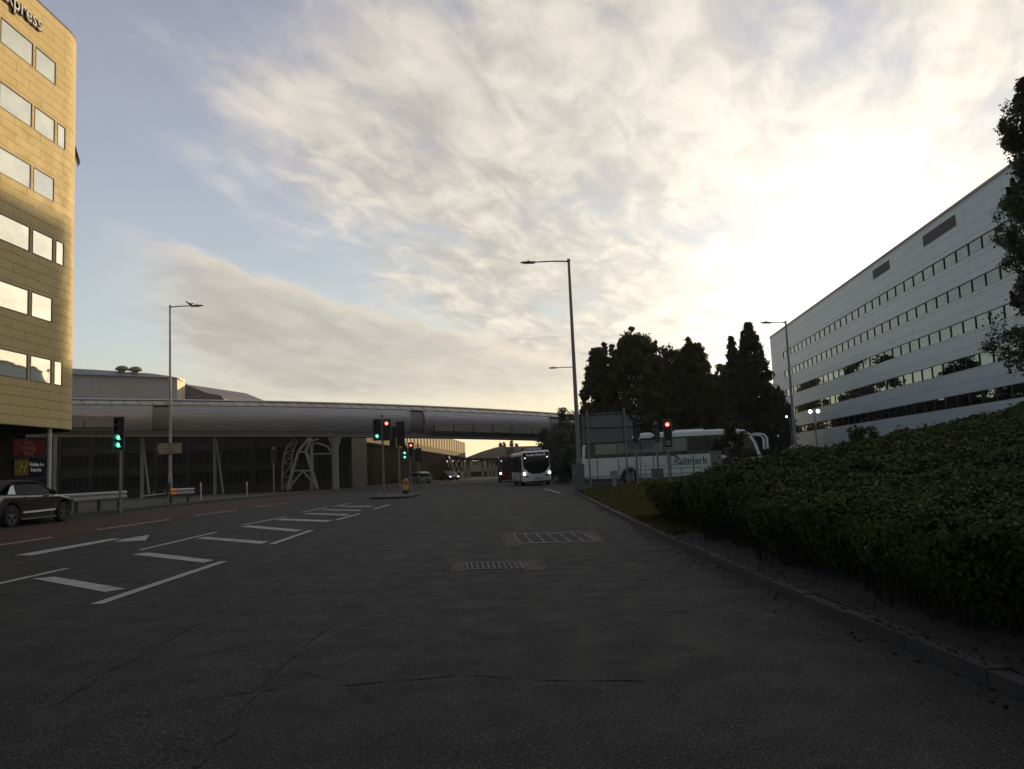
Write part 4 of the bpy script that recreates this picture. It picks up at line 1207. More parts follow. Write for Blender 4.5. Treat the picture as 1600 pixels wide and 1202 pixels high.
def make_bus(name, label, loc, rz, paint, L=9.0, text=None, W=2.4, H=2.85, rx=0.0, ry=0.0, pod=True, headl=1.0):
    o = thing(name, label, 'bus', loc, rz, rx=rx, ry=ry)
    hw = W / 2
    # cross-section (x,z), lofted along the length with a rounded, slightly raked nose
    def csec(y, sx, sz, zb):
        q = rrect(-hw * sx, hw * sx, zb, H * sz, .16, 4)
        return [(x * (1 - .04 * sstep(1.6, H, z)), y, z) for x, z in q]
    b = MB(); f = L / 2
    b.loft([csec(-f, .96, .985, .35), csec(-f + .12, 1, 1, .33), csec(f - .55, 1, 1, .33), csec(f - .22, .985, .995, .33), csec(f - .06, .95, .98, .34), csec(f, .87, .95, .38)])
    b.build('body', paint, o, smooth=40)
    # windscreen: black glass with a rounded chin, standing just proud of the nose
    def nose(x, z, e): return (x, f + e, z)
    def chin(w, top, bot, rise, pw=3.2):
        p = [(-w * .93, top), (-w, top - .12)]
        n = 20
        for i in range(n + 1):
            t = -1 + 2 * i / n
            p.append((w * t, bot + rise * abs(t) ** pw))
        p += [(w, top - .12), (w * .93, top)]
        return p
    def plate(name, P, e0, e1, mname, parent=o):
        b = MB(); b.loft([[nose(x, z, e0) for x, z in P], [nose(x, z, e1) for x, z in P]]); return b.build(name, mname if not isinstance(mname, str) else M[mname], parent)
    plate('windscreen_surround', chin(hw * .90, H * .945, .95, .62), -.15, .012, 'black_gloss')
    plate('windscreen', chin(hw * .80, H * .80, 1.20, .42, 6), .012, .018, M['car_glass'])
    if text:
        text_obj('destination_lettering', text, .25, emit('destination_led', (.8, .78, .85), .28), o, frame_m((0, f + .03, H * .875), (-1, 0, 0), (0, 0, 1)), .004, xscale=1.0)
    for s in (-1, 1):
        b = MB(); c = Vector((s * hw * .86, f - .07, .98))
        b.loft([[c + Vector((x, e, z)) for x, z in circle(0, 0, rad, 14)] for e, rad in ((-.1, .105), (.06, .105), (.09, .07))]); b.build('headlight', M['head_white'] if headl else M['lamp_off'], o, smooth=40)
        b = MB(); b.loft([[nose(s * x, z, e) for x, z in ((hw * .55, .66), (hw * .80, .80), (hw * .84, .90), (hw * .62, .80))] for e in (-.03, .02)]); b.build('fog_light', M['black_gloss'], o)
        b = MB(); c = Vector((s * hw * .77, f - .02, H * .80)); b.loft([[c + Vector((x, e, z)) for x, z in circle(0, 0, .045, 10)] for e in (-.05, .06)]); b.build('marker_light', M['marker'], o)
        # side glazing with pillars, door line
        b = MB(); X = s * (hw + .004)
        b.loft([[(X, yy, zz) for yy, zz in rrect(-f + .35, f - .6, 1.12, 2.5, .1)], [(X - s * .06, yy, zz) for yy, zz in rrect(-f + .35, f - .6, 1.12, 2.5, .1)]]); b.build('side_window', M['car_glass'], o)
        b = MB()
        for yy in (-f + 1.7, -f + 3.2, -f + 4.7, f - 1.6):
            b.box(min(X - s * .01, X + s * .012), max(X - s * .01, X + s * .012), yy - .04, yy + .04, 1.13, 2.49)
        b.build('window_pillar', M['black'], o)
        b = MB(); b.box(min(X - s * .05, X + s * .004), max(X - s * .05, X + s * .004), f - 1.55, f - 1.45, .45, 1.1); b.box(min(X - s * .05, X + s * .004), max(X - s * .05, X + s * .004), -f + .6, f - .6, .98, 1.02); b.build('side_trim', M['panel_line'], o)
        for yy in (f - 1.75, -f + 2.2):
            b = MB(); b.poly([(s * (hw + .003), y_, z_) for y_, z_ in [(yy + .55 * math.cos(t * math.pi / 12), .40 + .55 * math.sin(t * math.pi / 12)) for t in range(13)]] + [(s * (hw + .003), yy - .55, .33), (s * (hw + .003), yy + .55, .33)]); b.build('wheel_arch', M['black'], o)
            wheel(o, s * (hw - .13), yy, .44, .28, s, 8, 'galv', .6)
        b = MB(); b.bar((s * (hw - .1), f - .15, 2.45), (s * (hw + .22), f + .12, 2.35), .04, .04)
        c = Vector((s * (hw + .22), f + .12, 2.12)); b.loft([[c + Vector((x, e, z)) for x, z in rrect(-.09, .09, -.2, .2, .05)] for e in (-.05, .05)]); b.build('mirror', M['black'], o)
    plate('bumper_grille', [(-.5, 1.02), (.5, 1.02), (.42, 1.07), (-.42, 1.07)], -.02, .022, 'black')
    b = MB(); b.box(-.27, .27, f - .02, f + .025, .52, .63); b.build('number_plate', M['sign_white'], o)
    b = MB(); b.box(-hw * .8, hw * .8, -f + .3, f - .5, .2, .35); b.build('chassis', M['black'], o)
    if pod:
        b = MB(); b.loft([[(x, y, z) for x, z in rrect(-.62, .62, H - .05, zt, .1)] for y, zt in ((f - 2.9, H + .1), (f - 2.6, H + .24), (f - 1.0, H + .24), (f - .75, H + .12))]); b.build('roof_pod', M['sign_white'], o, smooth=40)
    return o

def make_coach(loc, rz):
    o = thing('coach', 'long white coach with dark window band and company lettering beyond the shrubs', 'coach', loc, rz)
    L, W, H = 12.4, 2.5, 3.55; f = L / 2; hw = W / 2
    prof = [(-f, .55), (-f - .02, 1.6), (-f + .04, 2.7), (-f + .22, 3.28), (-f + .55, 3.48), (-2, 3.55), (2.5, 3.55), (f - 1.6, 3.53), (f - 1.05, 3.40), (f - .62, 3.08), (f - .30, 2.45), (f - .06, 1.6), (f, 1.15), (f - .02, .6), (f - .25, .32), (f - 1.9, .32)]
    fw, rw = f - 2.6, -f + 3.35
    prof += arch(fw, .5, .60, 12, -5, 185)[1:-1] + [(fw - .62, .32), (rw + .62, .32)] + arch(rw, .5, .60, 12, -5, 185)[1:-1] + [(rw - .7, .34), (-f + .4, .42)]
    slab(prof, sym([(.55, 0), (hw - .20, 0), (hw - .09, .03), (hw - .025, .09), (hw, .20)])).build('body', M['coach_white'], o, smooth=38)
    for s in (-1, 1):
        X = s * (hw + .004); Xi = s * (hw - .07)
        def SP(P, mname, name, e=0.0, parent=o):
            b = MB(); b.loft([[(X + s * e, y, z) for y, z in P], [(Xi, y, z) for y, z in P]]); return b.build(name, M[mname], parent)
        # dark band that sweeps up over the front corner
        SP([(-f + .22, 1.90), (f - 3.1, 1.90), (f - 2.1, 1.62), (f - 1.25, 1.50), (f - .28, 1.50), (f - .50, 2.4), (f - .84, 2.95), (f - 1.30, 3.17), (-f + .5, 3.16), (-f + .30, 2.7)], 'black_gloss', 'window_band')
        for i in range(5):
            y0 = -f + 1.0 + i * 1.62
            SP([(y0, 2.16), (y0 + 1.55, 2.16), (y0 + 1.55, 3.04), (y0, 3.04)], 'coach_blind' if i in (0, 1, 2, 3) else 'car_glass', 'side_window', .006)
        b = MB()
        for yy in (-f + 1.1, rw - .75, rw + .78, rw + 1.7, rw + 2.9, fw - .75, fw - 2.0):
            b.box(min(X, Xi), max(X, Xi) + (.001 if s > 0 else 0), yy - .025, yy + .025, .42, 1.86)
        b.build('locker_gap', M['panel_line'], o)
        b = MB(); b.box(min(X, Xi), max(X, Xi), rw + .8, fw - .7, 1.18, 1.20); b.box(min(X, Xi), max(X, Xi), -f + .3, f - .4, .60, .64); b.build('side_trim', M['panel_line'], o)
        SP([(-f + .06, .9), (-f + .12, .9), (-f + .12, 1.5), (-f + .06, 1.5)], 'red_lens', 'tail_light')
        for yy in (fw, rw):
            b = MB(); b.poly([(s * (hw - .30), y_, z_) for y_, z_ in circle(yy, .52, .60, 20)]); b.build('wheel_well', M['black'], o)
            wheel(o, s * (hw - .17), yy, .50, .3, s, 8, 'galv', .62)
        # long hanging mirror arms
        b = MB(); c = [(s * (hw - .15), f - .75, 3.02), (s * (hw + .10), f - .25, 3.10), (s * (hw + .22), f + .18, 3.02), (s * (hw + .25), f + .36, 2.80)]
        b.tube(c, .065, 8); cc = Vector((s * (hw + .25), f + .36, 2.42))
        b.loft([[cc + Vector((x, y, z)) for x, y in rrect(-.11, .11, -.08, .08, .04)] for z in (.42, .3, -.3, -.38)]); b.build('mirror', M['coach_white'], o, smooth=40)
    # windscreen wraps the raked front
    b = MB()
    fr = [(f - 1.02, 3.36), (f - .62, 3.06), (f - .30, 2.45), (f - .10, 1.75), (f - .05, 1.5)]
    b.loft([[(x, y + .012 - {1.256: .26, 1.225: .12, 1.0: .02, 0.0: 0.0}[abs(x)], z) for x in (-1.256, -1.225, -1.0, 0.0, 1.0, 1.225, 1.256)] for y, z in fr], closed=False); b.build('windscreen', M['coach_screen'], o, smooth=40)
    for s in (-1, 1):
        b = MB(); b.loft([[(s * .95 + x, f + e, .95 + z) for x, z in rrect(-.2, .2, -.12, .12, .05)] for e in (-.2, .01)]); b.build('headlight', M['lamp_off'], o)
    b = MB(); b.loft([[(x, y, z) for x, z in rrect(-.7, .7, H - .04, H + .10, .05)] for y in (.4, 2.4)]); b.build('roof_hatch', M['coach_white'], o)
    # lettering on the side that faces the road (its right side)
    mt = frame_m((hw + .012, fw - 2.2, 1.44), (0, 1, 0), (0, 0, 1))
    text_obj('lettering', 'hallmark', .66, M['logo_blue'], o, mt, .004, bold=.004)
    b = MB()
    for i in range(13):
        a = R(200 - i * 15); y = fw - 3.42 + .42 * math.cos(a); z = 1.50 + .40 * math.sin(a); w = .018 + .004 * i
        b.box(hw + .006, hw + .016, y - w, y + w, z - w, z + w)
    b.build('emblem', M['logo_blue'], o)
    return o
M['coach_blind'] = mirror_glass('coach_side_glass', (0.16, 0.18, 0.19), 0.12, 0.0, metal=0.3, spec=0.9)
M['coach_screen'] = mirror_glass('coach_windscreen', (0.06, 0.075, 0.08), 0.05, 0.0, metal=0.0, spec=1.0)
M['red_paint'] = mat('bus_red', (0.13, 0.012, 0.010), 0.3, var=0.08)
M['silver_paint'] = mat('silver_paint', (0.42, 0.44, 0.40), 0.3, 0.3, var=0.05)
M['dark_paint'] = mat('dark_paint', (0.03, 0.03, 0.035), 0.25, 0.2, var=0.1)

p = gpt(97, 815); q = gpt(12, 824)
hd = math.atan2(-(p[0] - q[0]), p[1] - q[1])
cx, cy = (p[0] * .52 + q[0] * .48), (p[1] * .52 + q[1] * .48)
n_ = Vector((-math.cos(hd), -math.sin(hd), 0))                     # towards the car's left
cx += n_.x * .86; cy += n_.y * .86
make_convertible((cx, cy, gz(cx, cy) - 0.01), hd, ry=math.atan(.025))
p = gpt(829, 759); make_bus('bus', 'white single deck bus with lit headlights coming towards us under the tube bridge', (p[0] + .25, p[1] + 4.4, gz(*p)), R(184.5), M['bus_white'], text='Ruislip West 25', ry=R(1.6))
p = at(797, 752, 92); make_bus('bus', 'red bus half hidden behind the oncoming white bus', (p.x, p.y + 5, 0), R(181), M['red_paint'], W=2.5, H=2.95, pod=False)
p = gpt(1062, 757)
make_coach((at(1050, 752, 58.5).x, 58.5, 0.0), R(-90 - 14))
p = gpt(652, 757.0); make_hatch((p[0], p[1] + 1.5, gz(*p)), R(38), M['silver_paint'], 'small pale silver hatchback seen from behind near the traffic island')
p = at(703, 753, 130); make_hatch((p.x, p.y, 0), R(205), M['dark_paint'], 'small dark car with a headlight on, between the walkway posts far off', M['marker'])

# ================================================================== street lamps
def make_lamp(label, base, h, arm, side, ang=0.0, r0=.11, r1=.06, sign=1, head='flat', lean=0.0):
    """tall column with one horizontal arm; side=-1 arm to the left"""
    o = thing('street_lamp', label, 'street lamp', base, ang, group='street lamps along the road', ry=lean)
    b = MB(); b.tube([(0, 0, -.2), (0, 0, 1.6), (0, 0, 1.65), (0, 0, h)], [r0 * 1.35, r0 * 1.35, r0, r1], 14); b.build('pole', M['pole_grey'], o, smooth=40)
    b = MB(); b.tube([(0, 0, h - .05), (side * arm * .5, 0, h + .02 - .03), (side * arm, 0, h - .02)], [.045, .04, .036], 8); b.tube([(0, 0, h - .12), (0, 0, h + .08)], r1 * 1.25, 10); b.build('arm', M['pole_grey'], o, smooth=40)
    b = MB(); L = .95
    sec_ = [(0, .05, .03), (.12, .09, .05), (.5, .15, .075), (.82, .13, .06), (L, .05, .02)]
    b.loft([[(side * (arm + t), w * math.cos(a_ * math.pi / 6), h - .03 + (hh * math.sin(a_ * math.pi / 6) if math.sin(a_ * math.pi / 6) > 0 else hh * .6 * math.sin(a_ * math.pi / 6))) for a_ in range(12)] for t, w, hh in sec_])
    hd_ = b.build('lamp_head', M['dark_steel'], o, smooth=50)
    b = MB(); b.cbox((side * (arm + .5), 0, h + .075), (.07, .07, .07)); b.build('photocell', M['black'], hd_)
    b = MB(); b.box(min(side * (arm + .15), side * (arm + .75)), max(side * (arm + .15), side * (arm + .75)), -.09, .09, h - .095, h - .07); b.build('lens', M['lamp_off'], hd_)
    b = MB(); b.box(-.08, .08, -r0 * 1.42, -r0 * 1.3, .5, 1.1); b.build('access_door', M['dark_steel'], o)
    return o
def height_for(px, py, base):
    return at(px, py, base.y).z - base.z
p = gpt(266, 784); bs = Vector((p[0], p[1], gz(*p) + .12))
hL = height_for(265, 479, bs)
make_lamp('slim grey street lamp on the left pavement with its arm to the right', bs, hL, 1.25, 1, r0=.095, r1=.06)
lampL = bs
# bird on the left lamp head: low body, tail raised
q = at(304, 478, bs.y)
b_ = thing('bird', 'dark bird perched at the inner end of the left street lamp head', 'bird', (bs.x + 1.30, bs.y, bs.z + hL + .01))
b = MB()
rings = []
for t, w, z in ((-.30, .012, .34), (-.26, .05, .31), (-.16, .07, .21), (-.04, .095, .11), (.07, .085, .085), (.15, .055, .10), (.20, .05, .12), (.245, .02, .115)):
    rings.append([(t, w * math.cos(a * math.pi / 5), z + w * .8 * math.sin(a * math.pi / 5)) for a in range(10)])
b.loft(rings); b.build('body', M['black'], b_, smooth=60)
b = MB(); b.tube([(.24, 0, .115), (.31, 0, .10)], [.018, .004], 6); b.build('beak', M['dark_steel'], b_)
for s in (-1, 1):
    b = MB(); b.tube([(0, s * .03, .05), (.01, s * .03, -.005)], .008, 5); b.build('leg', M['dark_steel'], b_)
bs = Vector((at(907, 766, 44.5).x, 44.5, 0.13))
# the pole leans a touch to the left, as its image does
make_lamp('tallest grey street lamp on the right beside the cabinet, arm to the left', bs, height_for(892, 407, bs), 1.75, -1, r0=.125, r1=.07)
bs = Vector((at(905, 750, 74).x, 74, 0.0))
make_lamp('distant street lamp showing beside the tall lamp column, short arm to the left', bs, height_for(902, 573, bs), 1.35, -1)
bs = Vector((at(1243, 700, 58).x, 58, 0.0))
make_lamp('street lamp by the far end of the white office, arm to the left', bs, height_for(1232, 503, bs), 1.0, -1, ang=R(8))

def globe_lamp(loc, h, label, n=2, r=.14):
    o = thing('globe_lamp', label, 'lamp', loc)
    b = MB(); b.tube([(0, 0, -.2), (0, 0, h)], [.06, .045], 10); b.bar((-.3, 0, h - .02), (.3, 0, h - .02), .05, .05); b.build('pole', M['pole_grey'], o, smooth=40)
    for s in (-1, 1)[:n]:
        b = MB(); c = (s * .3, 0, h + .16)
        b.loft([[(c[0] + r * math.cos(u) * math.cos(t * math.pi / 6), r * math.cos(u) * math.sin(t * math.pi / 6), c[2] + r * math.sin(u)) for t in range(12)] for u in (-1.5, -1.1, -.7, -.35, 0, .35, .7, 1.1, 1.5)])
        b.build('globe', M['globe_lit'], o, smooth=80)
    return o
M['globe_lit'] = emit('globe_light', (1.0, .97, .95), 5.0)
q = at(1272, 643, 62); globe_lamp((q.x, 62, 0), q.z - .16, 'lit twin globe lamp post in front of the office wall')
q = at(1234, 651, 75); globe_lamp((q.x, 75, 0), q.z - .16, 'dimmer globe lamp half lost among the trees at the office corner', 1, .085)

# ================================================================== traffic signals
def head(root, x, z, lights, face=0.0, y=0.0, bw=.46, pitch=.30, border=True, cols_=None):
    """one signal head: backing board, hoods, lenses. lights top to bottom; face = turn about z"""
    n = len(lights); h = n * pitch + .16
    Mx = Matrix.Translation((x, y, z)) @ Matrix.Rotation(face, 4, 'Z')
    def T(p): return Mx @ Vector(p)
    b = MB(); b.loft([[T((u, e, v)) for u, v in rrect(-bw / 2, bw / 2, -h / 2, h / 2, .05)] for e in (-.01, .02)]); bd = b.build('backing_board', M['black'], root)
    if border:
        b = MB(); o1, i1 = rrect(-bw / 2, bw / 2, -h / 2, h / 2, .05), rrect(-bw / 2 + .022, bw / 2 - .022, -h / 2 + .022, h / 2 - .022, .035)
        nn = len(o1)
        for i in range(nn):
            j = (i + 1) % nn; b.poly([T((o1[i][0], -.0125, o1[i][1])), T((o1[j][0], -.0125, o1[j][1])), T((i1[j][0], -.0125, i1[j][1])), T((i1[i][0], -.0125, i1[i][1]))])
        b.build('border', M['galv'], bd)
    b = MB(); b.loft([[T((u, e, v)) for u, v in rrect(-.15, .15, -h / 2 + .06, h / 2 - .06, .05)] for e in (.02, .20)]); b.build('housing', M['black'], root)
    for i, l in enumerate(lights):
        zc = h / 2 - .08 - pitch * (i + .5); rad = .105
        b = MB(); b.poly([T((u, -.03, v)) for u, v in circle(0, zc, rad, 18)]); b.loft([[T((u, e, v)) for u, v in circle(0, zc, rad, 18)] for e in (-.029, -.005)], cap=False)
        ln = b.build('lens', M[{'r': 'sig_red', 'g': 'sig_green'}.get(l, 'sig_off')], root)
        if l in 'rg':
            b = MB(); b.poly([T((u, -.035, v)) for u, v in circle(0, zc, rad * .55, 14)]); b.build('lamp_core', M['sig_core' if l == 'r' else 'sig_green_core'], ln)
        if l == 's':       # white ring symbol panel
            b = MB(); o1, i1 = circle(0, zc, .10, 18), circle(0, zc, .075, 18)
            for a in range(18):
                c = (a + 1) % 18; b.poly([T((o1[a][0], -.034, o1[a][1])), T((o1[c][0], -.034, o1[c][1])), T((i1[c][0], -.034, i1[c][1])), T((i1[a][0], -.034, i1[a][1]))])
            b.bar(T((-.03, -.036, zc - .04)), T((.03, -.036, zc + .05)), .03, .006); b.build('symbol', M['letter_white'], ln)
            continue
        b = MB(); ang = [R(-25 + 230 * t / 12) for t in range(13)]
        b.loft([[T((rr * 1.12 * math.cos(a), e, zc + rr * 1.12 * math.sin(a))) for a in ang] for e, rr in ((-.01, rad), (-.20, rad))], closed=False); b.build('hood', M['black'], ln)
def signal(label, base, h, heads, pole_r=.06, ang=0.0, lean=0.0):
    o = thing('traffic_signal', label, 'traffic light', base, ang, group='traffic signals at the junction', ry=lean)
    b = MB(); b.tube([(0, 0, -.15), (0, 0, h)], pole_r, 12); b.tube([(0, 0, h), (0, 0, h + .04)], [pole_r * 1.15, pole_r * .6], 12); b.build('pole', M['pole_grey'], o, smooth=40)
    for hd_ in heads: head(o, *hd_)
    return o
def zof(px, py, base): return at(px, py, base.y).z - base.z
# left pavement, two green arrows lit
bs = Vector((at(188, 782, 33.5).x, 33.5, 0)); bs.z = gz(bs.x, bs.y) + .12
zc = zof(188, 678, bs); signal('left pavement traffic light in front of the car park with two green lights lit', bs, zc + .5, [(0, zc, ['o', 'o', 'g', 'g'], 0, -.16, .46, .305)])
# island pole with a pair of heads
bs = Vector((at(600, 772, 47).x, 47, 0)); bs.z = gz(bs.x, bs.y) + .12
zc = zof(590, 672, bs); signal('twin head island traffic light, red on its right head, green on its left', bs, zc + .85,
    [(-.27, zc, ['o', 'o', 'g'], R(-6), -.14, .50, .36), (.27, zc - .02, ['r', 'o', 'o'], R(4), -.14, .50, .36)])
# second island pole: black heads turned away
bs2 = Vector((at(625, 770, 50).x, 50, 0)); bs2.z = gz(bs2.x, bs2.y) + .12
zc = zof(628, 678, bs2); signal('traffic light on the island turned away, tall black backing boards only', bs2, zc + .3,
    [(.12, zc, ['o', 'o', 'o', 'o'], R(180), .12, .52, .34), (-.36, zc - .15, ['o', 'o', 'o'], R(180), .12, .40, .34)])
# farther pair beyond the junction
bs3 = Vector((at(642, 760, 70).x, 70, 0)); bs3.z = gz(bs3.x, bs3.y) + .1
zc = zof(634, 706, bs3); signal('farther traffic light past the island with green pair low and red beside it', bs3, zc + .6,
    [(-.42, zc - .1, ['o', 'g', 'g'], 0, -.14, .46, .36), (.12, zc + .15, ['r', 'o', 'o'], 0, -.14, .46, .36)])
bs4 = Vector((at(655, 758, 74).x, 74, 0)); bs4.z = gz(bs4.x, bs4.y) + .1
zc = zof(655, 711, bs4); signal('unlit far traffic light seen from behind, just right of the red and green pair', bs4, zc + 1.1, [(0, zc, ['o', 'o', 'o'], R(180), .14, .56, .36)])
bs5 = Vector((at(428, 770, 66).x, 66, 0)); bs5.z = gz(bs5.x, bs5.y) + .1
zc = zof(426, 713, bs5); signal('unlit traffic light turned sideways in front of the car park, left of the trestle', bs5, zc + .7, [(0, zc, ['o', 'o', 'o'], R(150), .1, .42, .34)])
# right-hand signals by the coach
b6 = Vector((at(1047, 752, 38).x, 38, verge_z(9, 38) - .05))
zc = zof(1045, 678, b6); signal('right verge traffic light showing red in front of the coach', b6, zc + .62, [(0, zc, ['r', 'o', 'o', 's'], R(-8), -.15, .40, .285)])
b7 = Vector((at(997, 757, 41).x, 41, verge_z(8, 41) - .05))
zc = zof(1001, 671, b7); signal('unlit right verge traffic light turned half away with three hoods, left of the red one', b7, zc + .65, [(.14, zc, ['o', 'o', 'o', 's'], R(58), -.05, .44, .31)])
b8 = Vector((at(1030, 755, 46).x, 46, .15))
zc = zof(1029, 676, b8); signal('unlit far side traffic light half behind the red one, hoods to the left', b8, zc + .6, [(-.05, zc, ['o', 'o', 'o'], R(-75), 0, .36, .33)])

# traffic island with kerb, amber bollard
b = MB()
c = at(612, 776, 46.5)
def island(name, cx, cy, hw_, hl):
    b = MB(); P = []
    for i in range(24):
        a = 2 * math.pi * i / 24; P.append((cx + hw_ * math.copysign(abs(math.cos(a)) ** .7, math.cos(a)), cy + hl * math.copysign(abs(math.sin(a)) ** .55, math.sin(a))))
    b.loft([[(x, y, gz(x, y) - .05) for x, y in P], [(x, y, gz(x, y) + .12) for x, y in P]]); struct(b.build(name, M['kerbstone']))
island('traffic_island', (bs2.x + bs.x) / 2 + .2, 48.5, 1.25, 4.2)
o = thing('bollard', 'lit amber bollard with rounded top and dark base, standing on the traffic island', 'bollard', Vector((at(634, 765, 50.5).x, 50.5, 0)))
o.location.z = gz(o.location.x, 50.5) + .12
b = MB(); b.loft([[(x, e, z) for x, z in rrect(-.17, .17, .22, .92, .15)] for e in (-.1, .1)]); b.build('shell', M['amber'], o, smooth=40)
b = MB(); b.box(-.19, .19, -.13, .13, -.05, .22); b.build('base', M['black'], o, bevel=.02)
b = MB(); b.poly([(x, -.103, z) for x, z in circle(0, .66, .13, 20)]); b.poly([(x, -.106, z) for x, z in [(-.05, .70), (.03, .62), (.0, .59), (.08, .57), (.07, .66), (.05, .64), (-.03, .73)]]); b.build('disc', M['blue_grey'], o)

# ================================================================== signs, cabinets, barriers
# arrow shaped direction sign on the left lamp column
L = lampL; Yd = L.y - .22
o = thing('direction_sign', 'white arrow shaped direction sign pointing left, fixed to the left street lamp', 'sign', (L.x, Yd, zof(264, 700, Vector((L.x, Yd, 0)))))
S = o.location.copy()
def dp(px, py, e=0.0): q = at(px, py, Yd); return Vector((q.x - S.x, e, q.z - S.z))
pts = [(241, 701.3), (246, 692.2), (284.5, 691.2), (284.5, 709.2), (246, 711)]
b = MB(); b.loft([[dp(x, y, e) for x, y in pts] for e in (.02, .0)]); b.build('plate', M['black'], o)
b = MB(); b.loft([[dp(x, y, e) for x, y in [(241.8, 701.3), (246.3, 693), (283.8, 692), (283.8, 708.4), (246.3, 710.2)]] for e in (-.001, -.006)]); b.build('face', M['sign_white'], o)
b = MB(); b.loft([[dp(x, y, e) for x, y in [(242.6, 701.3), (246.6, 694), (248.6, 694), (245.4, 701.3), (248.6, 709.2), (246.6, 709.4)]] for e in (-.007, -.010)]); b.build('chevron', M['letter_black'], o)
for (px_, py_), s_, sz in (((269, 695.3), 'Crowne Plaza', .155), ((263.5, 700.9), 'Holiday Inn', .155), ((268, 706.2), 'Express', .155)):
    text_obj('lettering', s_, sz, M['letter_black'], o, frame_m(dp(px_, py_, -.012), (1, 0, .0), (0, 0, 1)), .001)
b = MB(); b.box(-.06, .06, .02, .13, -.15, -.09); b.box(-.06, .06, .02, .13, .1, .16); b.build('bracket', M['galv'], o)
# large sign seen from behind
Yb = 46.0
o = thing('road_sign', 'large grey sign back with slanted right end on two posts before the coach', 'sign', (at(950, 760, Yb).x, Yb, .15))
S = o.location.copy()
def bp(px, py, e=0.0): q = at(px, py, Yb); return Vector((q.x - S.x, e, q.z - S.z))
b = MB(); b.loft([[bp(x, y, e) for x, y in [(909, 648), (975, 642.5), (995, 668), (984, 692), (909, 696)]] for e in (.0, .03)]); b.build('panel', M['sign_back'], o)
b = MB()
for (a_, c_) in (((909, 669.5), (993, 667)), ((909, 650), (975, 645)), ((909, 694), (984, 690.5))): b.bar(bp(*a_, -.03), bp(*c_, -.03), .05, .07)
b.build('rail', M['dark_steel'], o)
for px_, pt_, pb_ in ((918, 642, 762), (975, 637, 757)):
    b = MB(); A = bp(px_ + (3 if px_ < 950 else 5), pb_, -.09); B = bp(px_, pt_, -.09); A.x = B.x = (A.x + B.x) / 2; b.tube([A - Vector((0, 0, .3)), B], .055, 10); b.build('post', M['pole_grey'], o, smooth=40)
# cabinets and small posts
def cabinet(label, px, pt, pb, Y, w, d, mname, base_z=None, doors=2):
    q = at(px, pb, Y); t = at(px, pt, Y); z0 = q.z
    o = thing('utility_cabinet', label, 'cabinet', (q.x, Y, z0))
    h = t.z - z0
    b = MB(); b.box(-w / 2, w / 2, 0, d, -.3, h); b.build('housing', M[mname], o, bevel=.015)
    b = MB(); b.box(-w / 2 - .03, w / 2 + .03, -.03, d + .03, h + .003, h + .05); b.build('lid', M[mname], o, bevel=.012)
    for i in range(doors):
        x0 = -w / 2 + .04 + (w - .08) * i / doors; x1 = x0 + (w - .08) / doors - .02
        b = MB(); b.box(x0, x1, -.018, -.002, .1, h - .06); dr = b.build('door', M[mname], o, bevel=.005)
        b = MB(); b.box(x1 - .08, x1 - .05, -.04, -.019, h * .5, h * .5 + .12); b.build('handle', M['black'], dr)
    return o
cabinet('tall grey cabinet standing at the foot of the tallest street lamp', 905.5, 727, 765, 43.5, .62, .4, 'blue_grey')
cabinet('squat dark grey cabinet in front of the coach below the red traffic light', 1029, 733.5, 754, 45, .62, .4, 'blue_grey')
cabinet('pale green cabinet at the edge of the shrubs against the coach side', 1121, 707, 728, 36, .40, .36, 'green_cab', doors=1)
q = at(961, 766, 42); o = thing('marker_post', 'short pale concrete post with a square head on the grass in front of the coach', 'post', (q.x, 42, q.z))
b = MB(); b.box(-.09, .09, 0, .1, -.3, .55); b.build('stem', M['concrete'], o, bevel=.01)
b = MB(); b.box(-.19, .19, -.02, .14, .552, .98); b.build('head', M['concrete'], o, bevel=.02)
# guard railing beside the coach
o = thing('guard_rail', 'low grey pedestrian railing running in front of the coach', 'railing', (at(990, 757, 47.5).x, 47.5, .1))
S = o.location.copy(); x0, x1 = at(990, 750, 47.5).x - S.x, at(1140, 735, 47.5).x - S.x
n = 8
for z in (.12, .95):
    b = MB(); b.bar((x0, 0, z), (x1, 0, z), .045, .045); b.build('rail', M['galv'], o)
for i in range(n + 1):
    x = x0 + (x1 - x0) * i / n; b = MB(); b.bar((x, 0, -.2), (x, 0, .927), .05, .05); b.build('post', M['galv'], o)
# corrugated crash barrier on the left pavement
def barrier(label, xa, ya, xb, yb, h=.62, endmat=None, posts=4):
    za = gz(xa, ya) + .12; o = thing('crash_barrier', label, 'barrier', (xa, ya, za)); d = Vector((xb - xa, yb - ya, 0)); Ln = d.length; d.normalize(); nn = Vector((d.y, -d.x, 0))
    prof = [(0, -.155), (.05, -.12), (.05, -.06), (0, -.025), (0, .025), (.05, .06), (.05, .12), (0, .155)]
    prof += [(e - .012, z) for e, z in prof[::-1]]
    b = MB(); b.loft([[d * t + nn * e + Vector((0, 0, h + z + (gz(xb, yb) + .12 - za) * t / Ln)) for e, z in prof] for t in (0, Ln)]); b.build('beam', M['galv'], o)
    if endmat:
        b = MB(); b.loft([[d * t + nn * (e * 1.15 + .008) + Vector((0, 0, h + z * 1.04)) for e, z in prof] for t in (-.03, .62)]); b.build('end_reflector', M[endmat], o)
    for i in range(posts):
        t = Ln * (i + .15) / (posts - .6); b = MB(); c = d * min(t, Ln - .1) - nn * .09; b.cbox((c.x, c.y, h / 2 - .1), (.12, .12, h + .22)); b.build('post', M['dark_steel'], o)
    return o
a_, c_ = at(78, 795, 29.3), at(197, 787, 35.4)
barrier('long pale corrugated crash barrier on the left pavement behind the convertible', a_.x, 29.3, c_.x, 35.4, .58)
a_, c_ = at(266, 786, 41.5), at(303, 782, 44)
